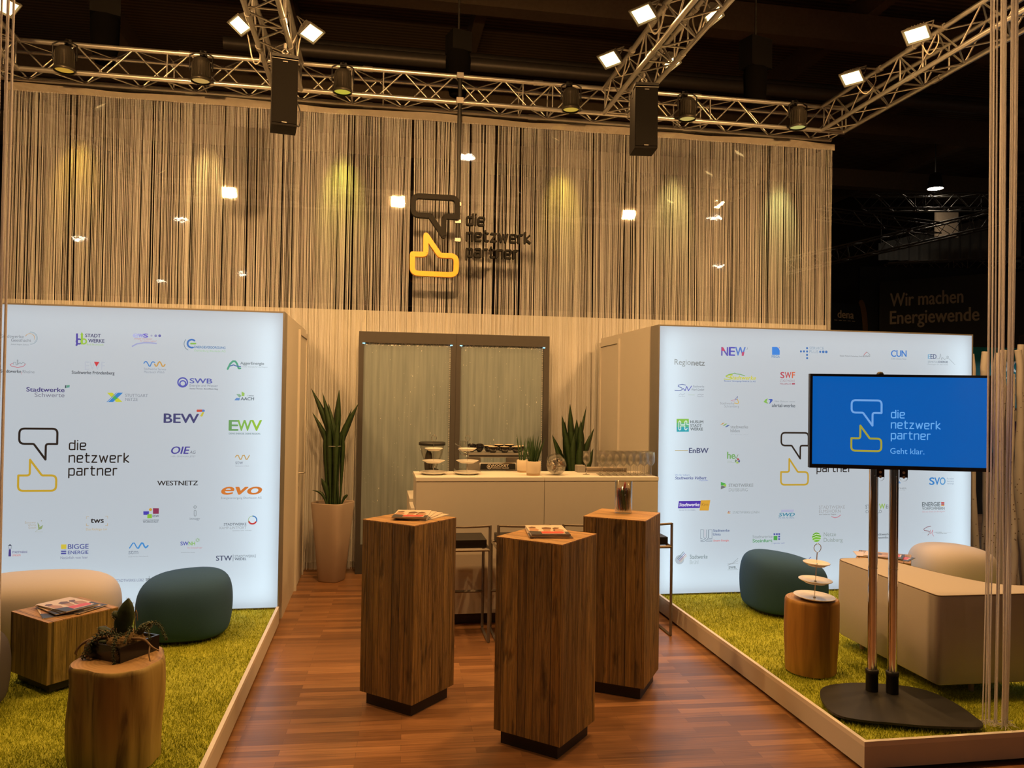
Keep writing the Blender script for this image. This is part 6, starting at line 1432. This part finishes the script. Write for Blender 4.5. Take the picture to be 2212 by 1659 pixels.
def planter(x, y, label, leaves):
    t = thing('potted_snake_plant', label, 'potted plant', (x, y, 0), 0, 'snake plants in tall tapered planters')
    def sq(a, z):
        c, s = abs(math.cos(a + .5)), abs(math.sin(a + .5)); return 1 / (c ** 5 + s ** 5) ** .2 * .93
    MB().lathe([(.001, 0), (.11, 0), (.118, .01), (.19, .77), (.187, .778), (.178, .77), (.175, .72)], 40, shape=sq).build('planter', POTW, t)
    mb = MB().lathe([(.001, .745), (.176, .73)], 24, shape=sq); mb.build('soil', SOIL, t)
    for (bx, by, tx, ty, tz, w, bd) in leaves: leaf(t, (bx, by, .74), (tx, ty, tz), w, bd, rnd.uniform(-.6, .6))
    return t
t = planter(-.43, 8.02, 'tall taupe planter with a snake plant at the left end of the back wall',
  [(-.03, 0, -.23, 0, 1.90, .036, (.13, 0, 0)), (-.05, .02, -.215, .02, 1.66, .036, (.11, 0, .0)), (.0, -.03, -.12, .0, 1.86, .032, (.06, 0, 0)), (-.02, .0, -.06, .02, 1.75, .042, (.03, 0, 0)), (.01, .03, .04, .03, 1.89, .040, (-.02, 0, 0)), (.04, 0, .235, -.02, 1.76, .036, (-.10, 0, 0)), (.05, .03, .165, .02, 1.70, .022, (-.07, 0, 0)), (.06, .0, .15, .0, 1.63, .032, (-.06, 0, 0)), (.02, -.05, .04, -.06, 1.62, .034, (0, 0, 0)), (-.02, -.04, -.04, -.05, 1.57, .034, (0, 0, 0)), (.07, -.02, .09, -.04, 1.50, .022, (0, 0, 0)), (-.06, -.03, -.09, -.03, 1.50, .026, (.01, 0, 0)), (-.05, -.06, -.20, -.07, .90, .024, (.02, 0, .05)), (-.05, -.05, -.11, -.07, 1.02, .026, (.02, 0, 0)), (.08, -.06, .14, -.08, .86, .02, (0, 0, .02))])
MB().tube([(.075 * math.cos(a), .06 * math.sin(a), 1.33) for a in np.linspace(0, 2 * PI, 24)], .003, 5).build('tie', simple('tie_grey', (.3, .3, .28), .6), t)
planter(2.02, 8.0, 'tall planter with a dense snake plant rising behind the bar near the glasses',
  [(0, 0, -.05, 0, 1.78, .032, (.0, 0, 0)), (-.04, .02, -.13, .02, 1.66, .03, (.03, 0, 0)), (-.06, -.02, -.24, -.02, 1.46, .034, (.05, 0, 0)), (-.03, -.05, -.12, -.06, 1.53, .04, (.02, 0, 0)), (.03, .02, .03, .02, 1.62, .04, (0, 0, 0)), (.05, -.03, .06, -.04, 1.61, .04, (0, 0, 0)), (.04, .04, .14, .04, 1.76, .02, (-.03, 0, 0)), (.07, 0, .215, 0, 1.53, .038, (-.05, 0, 0)), (.08, -.05, .19, -.06, 1.32, .03, (-.02, 0, 0)), (-.08, -.05, -.22, -.07, 1.38, .034, (.03, 0, 0)), (-.01, -.07, -.02, -.09, 1.48, .042, (0, 0, 0)), (.03, -.08, .05, -.1, 1.42, .04, (0, 0, 0)), (-.05, .04, -.09, .05, 1.60, .03, (0, 0, 0)), (.01, .06, -.02, .07, 1.70, .03, (0, 0, 0))])

# ------------------------------------------------------------------ things on the bar
CZ = 1.1902
cake_stand(.462, 6.60, CZ, .97, .3, 'white three tier plate stand at the left end of the bar before the coffee grinder')
cake_stand(.745, 6.60, CZ, .97, .3, 'white three tier plate stand on the bar before the espresso machine')
GLASS = glass('clear_glass', (.97, .97, .96))
t = thing('coffee_grinder', 'coffee grinder with a big glass hopper and black lid behind the first plate stand', 'coffee grinder', (.49, 7.22, .9502))
MB().box(-.085, .085, -.1, .1, 0, .16).build('body', BLACK, t, bevel=.02)
MB().lathe([(.05, .16), (.05, .20), (.062, .205), (.062, .225), (.04, .23)], 20).build('collar', BLACK, t)
MB().lathe([(.044, .23), (.06, .28), (.095, .36), (.112, .45)], 28).build('hopper', glass('smoke_glass', (.86, .84, .80)), t)
MB().lathe([(.001, .475), (.108, .475), (.122, .468), (.122, .445), (.112, .443)], 28).build('lid', BLACK, t)
MB().lathe([(.035, .225), (.04, .28), (.03, .36), (.012, .40), (.001, .405)], 14, c=(-.03, .0, 0)).build('inner_shutter', DARK, t)

t = thing('espresso_machine', 'steel espresso machine seen from behind with a black nameplate and cups on its tray', 'espresso machine', (1.06, 7.2, .9502))
MB().box(-.33, .33, .02, .40, 0, .20).build('body', simple('steel_mirror', (.62, .58, .52), .16, 1.0, var=.04), t, bevel=.006)
MB().box(-.25, -.12, .02, .06, .2, .33).build('post', STEEL, t); MB().box(.12, .25, .02, .06, .2, .33).build('post', STEEL, t)
MB().box(-.24, .35, -.02, .42, .335, .375).build('cup_tray', STEEL, t)
MB().box(-.235, .345, -.023, -.020, .343, .357).build('tray_strip', BLACK, t)
g = MB(); g.tube([(-.24, -.015, .375), (-.24, -.015, .40), (-.33, .02, .44), (-.33, .3, .44)], .005, 6); g.tube([(-.33, .02, .44), (-.31, .0, .36), (-.24, -.01, .345)], .005, 6); g.tube([(-.335, .0, .41), (-.25, -.01, .37)], .005, 6); g.build('gallery_rail', CHROME, t)
pl = MB(); pl.box(-.135, .205, -.02, -.016, .217, .287, 0); pl.box(-.128, .198, -.0215, -.02, .224, .280, 1); o = pl.build('nameplate', [CHROME, BLACK], t)
mb = MB(); flat_stroke(mb, [(-.045 + .021 * math.cos(a), .252 + .021 * math.sin(a)) for a in np.linspace(0, 2 * PI, 20)], .004, 0); put_text(mb, 'R', -.055, .241, .020, .022, 0, 'b'); put_text(mb, 'ROCKET', -.015, .251, .15, .020, 0, 'b'); put_text(mb, 'ESPRESSO MILANO', -.015, .234, .15, .010, 0, 'b')
mb.v = [(v[0], v[1] - .0225, v[2]) for v in mb.v]; mb.build('plate_lettering', simple('plate_cream', (.7, .64, .55), .5), o)

CUPM = [simple('cup_black', (.012, .011, .012), .2), simple('cup_cream', (.78, .62, .44), .3), CHROME]
def cup():
    mb = MB().lathe([(.001, .0), (.022, 0), (.026, .004), (.040, .03), (.0445, .056)], 20, 0); mb.lathe([(.0445, .056), (.042, .0565), (.038, .03), (.02, .006), (.001, .006)], 20, 1)
    mb.lathe([(.0401, .026), (.0412, .029)], 20, 2)
    mb.tube([(.04, 0, .048), (.058, 0, .048), (.062, 0, .034), (.052, 0, .018), (.036, 0, .018)], .004, 6, 0)
    return mb
_cup = cup().build('espresso_cup', CUPM)
cups = [(.86, 7.29, 0, .55, 'tilted black cup at the left end of the machine tray'), (.935, 7.28, 0, .5, 'tilted black cup second from the left on the machine tray'), (1.055, 7.24, 0, 0, 'black cup in the front row, first upright from the left'), (1.165, 7.24, 0, 0, 'black cup in the front row, middle of the upright ones'), (1.275, 7.24, 0, 0, 'black cup in the front row beside the small potted plant'),
        (1.03, 7.37, 0, 0, 'black cup in the rear row, first from the left'), (1.13, 7.37, .012, 0, 'black cup in the rear row, second from the left'), (1.23, 7.37, .012, 0, 'black cup in the rear row, third from the left'), (1.33, 7.37, 0, 0, 'black cup in the rear row, half hidden by the small potted plant')]
for k, (x, y, dz, tl_, lb) in enumerate(cups):
    o = _cup if k == 0 else _cup.copy()
    if k: COL.objects.link(o)
    o.location = (x, y, 1.3255 + dz + (.012 if tl_ else 0)); o.rotation_euler = (tl_ * .9, tl_ * .5, 2.3 + k * .4)
    tag(o, lb, 'cup', 'black espresso cups on the machine')
def tumbler(x, y, z, r, h, label):
    t = MB().lathe([(.001, .0), (r * .9, 0), (r, h), (r * .94, h), (r * .85, .008), (.001, .008)], 20).build('drinking_glass', GLASS, loc=(x, y, z))
    return tag(t, label, 'drinking glass')
tumbler(.79, 7.40, 1.326, .035, .10, 'clear glass on the machine tray behind the second plate stand')

SPIKE = simple('spike_leaf', (.03, .075, .02), .5, var=.3, scale=20)
POTC = simple('pot_cream', (.72, .62, .48), .5, var=.02)
def small_pot(x, y, s, label, n):
    t = thing('small_potted_plant', label, 'potted plant', (x, y, CZ), .2, 'cream pots on the bar')
    MB().lathe([(.001, 0), (.055 * s, 0), (.056 * s, .018 * s), (.060 * s, .02 * s), (.063 * s, .118 * s), (.061 * s, .12 * s), (.057 * s, .118 * s), (.056 * s, .10 * s)], 28).build('pot', POTC, t)
    MB().lathe([(.0555 * s, .0005), (.057 * s, .019 * s), (.0575 * s, .019 * s)], 28).build('saucer', simple('saucer_tan', (.5, .36, .22), .5), t)
    MB().lathe([(.001, .104 * s), (.057 * s, .102 * s)], 20).build('soil', SOIL, t)
    q = random.Random(n)
    for k in range(n):
        a = 2.4 * k; r0 = .035 * (k / n) ** .5; ln = q.uniform(.13, .25)
        b = Vector((r0 * math.cos(a), r0 * math.sin(a), .10 * s)); e = b + Vector((.10 * r0 / .035 * math.cos(a) * .6 + q.uniform(-.01, .025), .05 * math.sin(a), ln))
        MB().tube([b, b * .6 + e * .4 + Vector((0, 0, .004)), b * .25 + e * .75, e], [.0055, .006, .0045, .0006], 6).build('leaf', SPIKE, t)
small_pot(1.292, 6.50, 1.0, 'small cream pot with a spiky plant on the bar between machine and candy jar', 24)
small_pot(1.255, 6.77, .9, 'cream pot just behind the spiky potted plant on the bar', 5)

t = thing('candy_jar', 'tilted round glass jar of silver wrapped sweets on the bar', 'candy jar', (1.495, 6.52, CZ))
M_ = Matrix.Translation((0, 0, .083)) @ Matrix.Rotation(RAD(38), 4, 'X') @ Matrix.Rotation(RAD(-22), 4, 'Y')
j = MB().lathe([(.001, -.082), (.03, -.079), (.065, -.055), (.085, -.01), (.083, .025), (.066, .058), (.060, .068), (.066, .078), (.062, .078), (.056, .068), (.062, .056), (.078, .024), (.080, -.01), (.06, -.053), (.001, -.076)], 32); j.xform(M_); j.build('jar', crystal('crystal_jar', .3), t)
FOIL = [simple('foil_silver', (.7, .68, .64), .2, 1.0, bump=.5, scale=90), simple('foil_cream', (.78, .70, .6), .4), simple('foil_brown', (.35, .2, .1), .4)]
q = random.Random(3)
for k in range(44):
    p = Vector((q.uniform(-1, 1), q.uniform(-1, 1), q.uniform(-1, .45)))
    while p.length > 1: p = Vector((q.uniform(-1, 1), q.uniform(-1, 1), q.uniform(-1, .45)))
    mb = MB(); mb.box(-.017, .017, -.009, .009, -.006, .006)
    for s_ in (-1, 1): mb.add([(s_ * .017, -.004, 0), (s_ * .03, -.011, .004), (s_ * .03, .011, -.004), (s_ * .017, .004, 0), (s_ * .024, 0, .006)], [(0, 1, 4), (1, 2, 4), (2, 3, 4), (3, 0, 4)])
    mb.xform(Matrix.Translation(p * .062) @ Euler((q.uniform(0, 6), q.uniform(0, 6), q.uniform(0, 6))).to_matrix().to_4x4()); mb.xform(M_)
    mb.v = [(v[0] + 1.495, v[1] + 6.52, v[2] + CZ) for v in mb.v]
    o = mb.build('wrapped_candy', FOIL[0 if k % 4 else 1 + (k // 4) % 2]); tag(o, 'silver wrapped sweet lying inside the tilted glass jar', 'candy', 'wrapped sweets in the glass jar')

def champagne():
    return MB().lathe([(.001, 0), (.030, 0), (.0305, .002), (.006, .006), (.0038, .02), (.0035, .075), (.006, .082), (.022, .10), (.030, .118), (.0315, .135), (.028, .20), (.0268, .20), (.0300, .135), (.0285, .118), (.02, .102), (.001, .088)], 18)
_gl = champagne().build('champagne_glass', crystal('crystal_glass'))
tag(_gl, 'single champagne glass standing apart left of the rows on the bar', 'champagne glass', 'champagne glasses on the bar'); _gl.location = (1.768, 6.56, CZ)
rows = ('front', 'middle', 'rear')
words = ('first', 'second', 'third', 'fourth', 'fifth', 'sixth', 'seventh', 'eighth')
for r_ in range(3):
    for c in range(8):
        o = _gl.copy(); COL.objects.link(o)
        o.location = (1.88 + c * .0615 + r_ * .012, 6.45 + r_ * .085, CZ)
        tag(o, words[c] + ' champagne glass from the left in the ' + rows[r_] + ' row on the bar', 'champagne glass')
t = thing('serving_trays', 'stack of grey serving trays behind the champagne glasses', 'serving trays', (2.0, 6.79, CZ))
mb = MB()
for k in range(2): mb.box(-.19 + k * .004, .19 - k * .003, -.06, .06, k * .022, k * .022 + .018)
mb.build('tray', simple('tray_grey', (.34, .29, .24), .5), t)
o = MB().box(-.035, .035, -.05, .05, 0, .06).build('napkin_box', simple('box_grey', (.30, .28, .26), .5), loc=(1.77, 6.78, CZ), bevel=.003); tag(o, 'small grey box behind the single champagne glass', 'box')

# ------------------------------------------------------------------ glass of pens on the right pedestal
PX, PYY, PZ = 1.588, 4.955, 1.1003
t = thing('pen_glass', 'tall square based clear glass full of pens on the right pedestal', 'glass vase', (PX, PYY, PZ))
MB().lathe([(.001, 0), (.054, 0), (.056, .004), (.056, .208), (.0535, .208), (.0525, .014), (.001, .014)], 32).build('vase', GLASS, t)
PENM = {'black': simple('pen_black', (.012, .012, .014), .3), 'red': simple('pen_red', (.42, .012, .02), .3), 'blue': simple('pen_blue', (.03, .025, .22), .3), 'green': simple('pen_green', (.02, .09, .035), .3)}
def pen(mat): 
    return MB().lathe([(.0008, 0), (.0025, .012), (.0052, .03), (.0056, .132), (.005, .138), (.003, .139), (.003, .148), (.001, .149)], 8).tube([(.0062, 0, .09), (.008, 0, .10), (.0075, 0, .135), (.0045, 0, .137)], .0012, 4).build('pen', mat)
_p = {k: pen(m) for k, m in PENM.items()}
used = set(); q = random.Random(8)
seqs = ['black'] * 13 + ['red'] * 6 + ['blue'] * 5 + ['green'] * 4
q.shuffle(seqs)
for k, cl in enumerate(seqs):
    if cl in used: o = _p[cl].copy(); COL.objects.link(o)
    else: o = _p[cl]; used.add(cl)
    a = 2.4 * k; r0 = .038 * ((k + .5) / len(seqs)) ** .5; a2 = a + q.uniform(-.9, .9); r1 = min(.042, r0 + q.uniform(0, .012))
    b = Vector((r0 * math.cos(a2 + .7), r0 * math.sin(a2 + .7), .0145)); e = Vector((r1 * math.cos(a2), r1 * math.sin(a2), .16))
    o.location = Vector((PX, PYY, PZ)) + b
    o.rotation_euler = (e - b).to_track_quat('Z', 'Y').to_euler()
    tag(o, cl + ' pen standing in the clear glass on the right pedestal', 'pen', cl + ' pens in the glass')
o = _p['red'].copy(); COL.objects.link(o); o.location = (PX - .002, PYY - .005, PZ + .055); o.rotation_euler = (.03, .06, 0); tag(o, 'red pen standing higher than all others in the glass', 'pen', None); o['group'] = 'red pens in the glass'
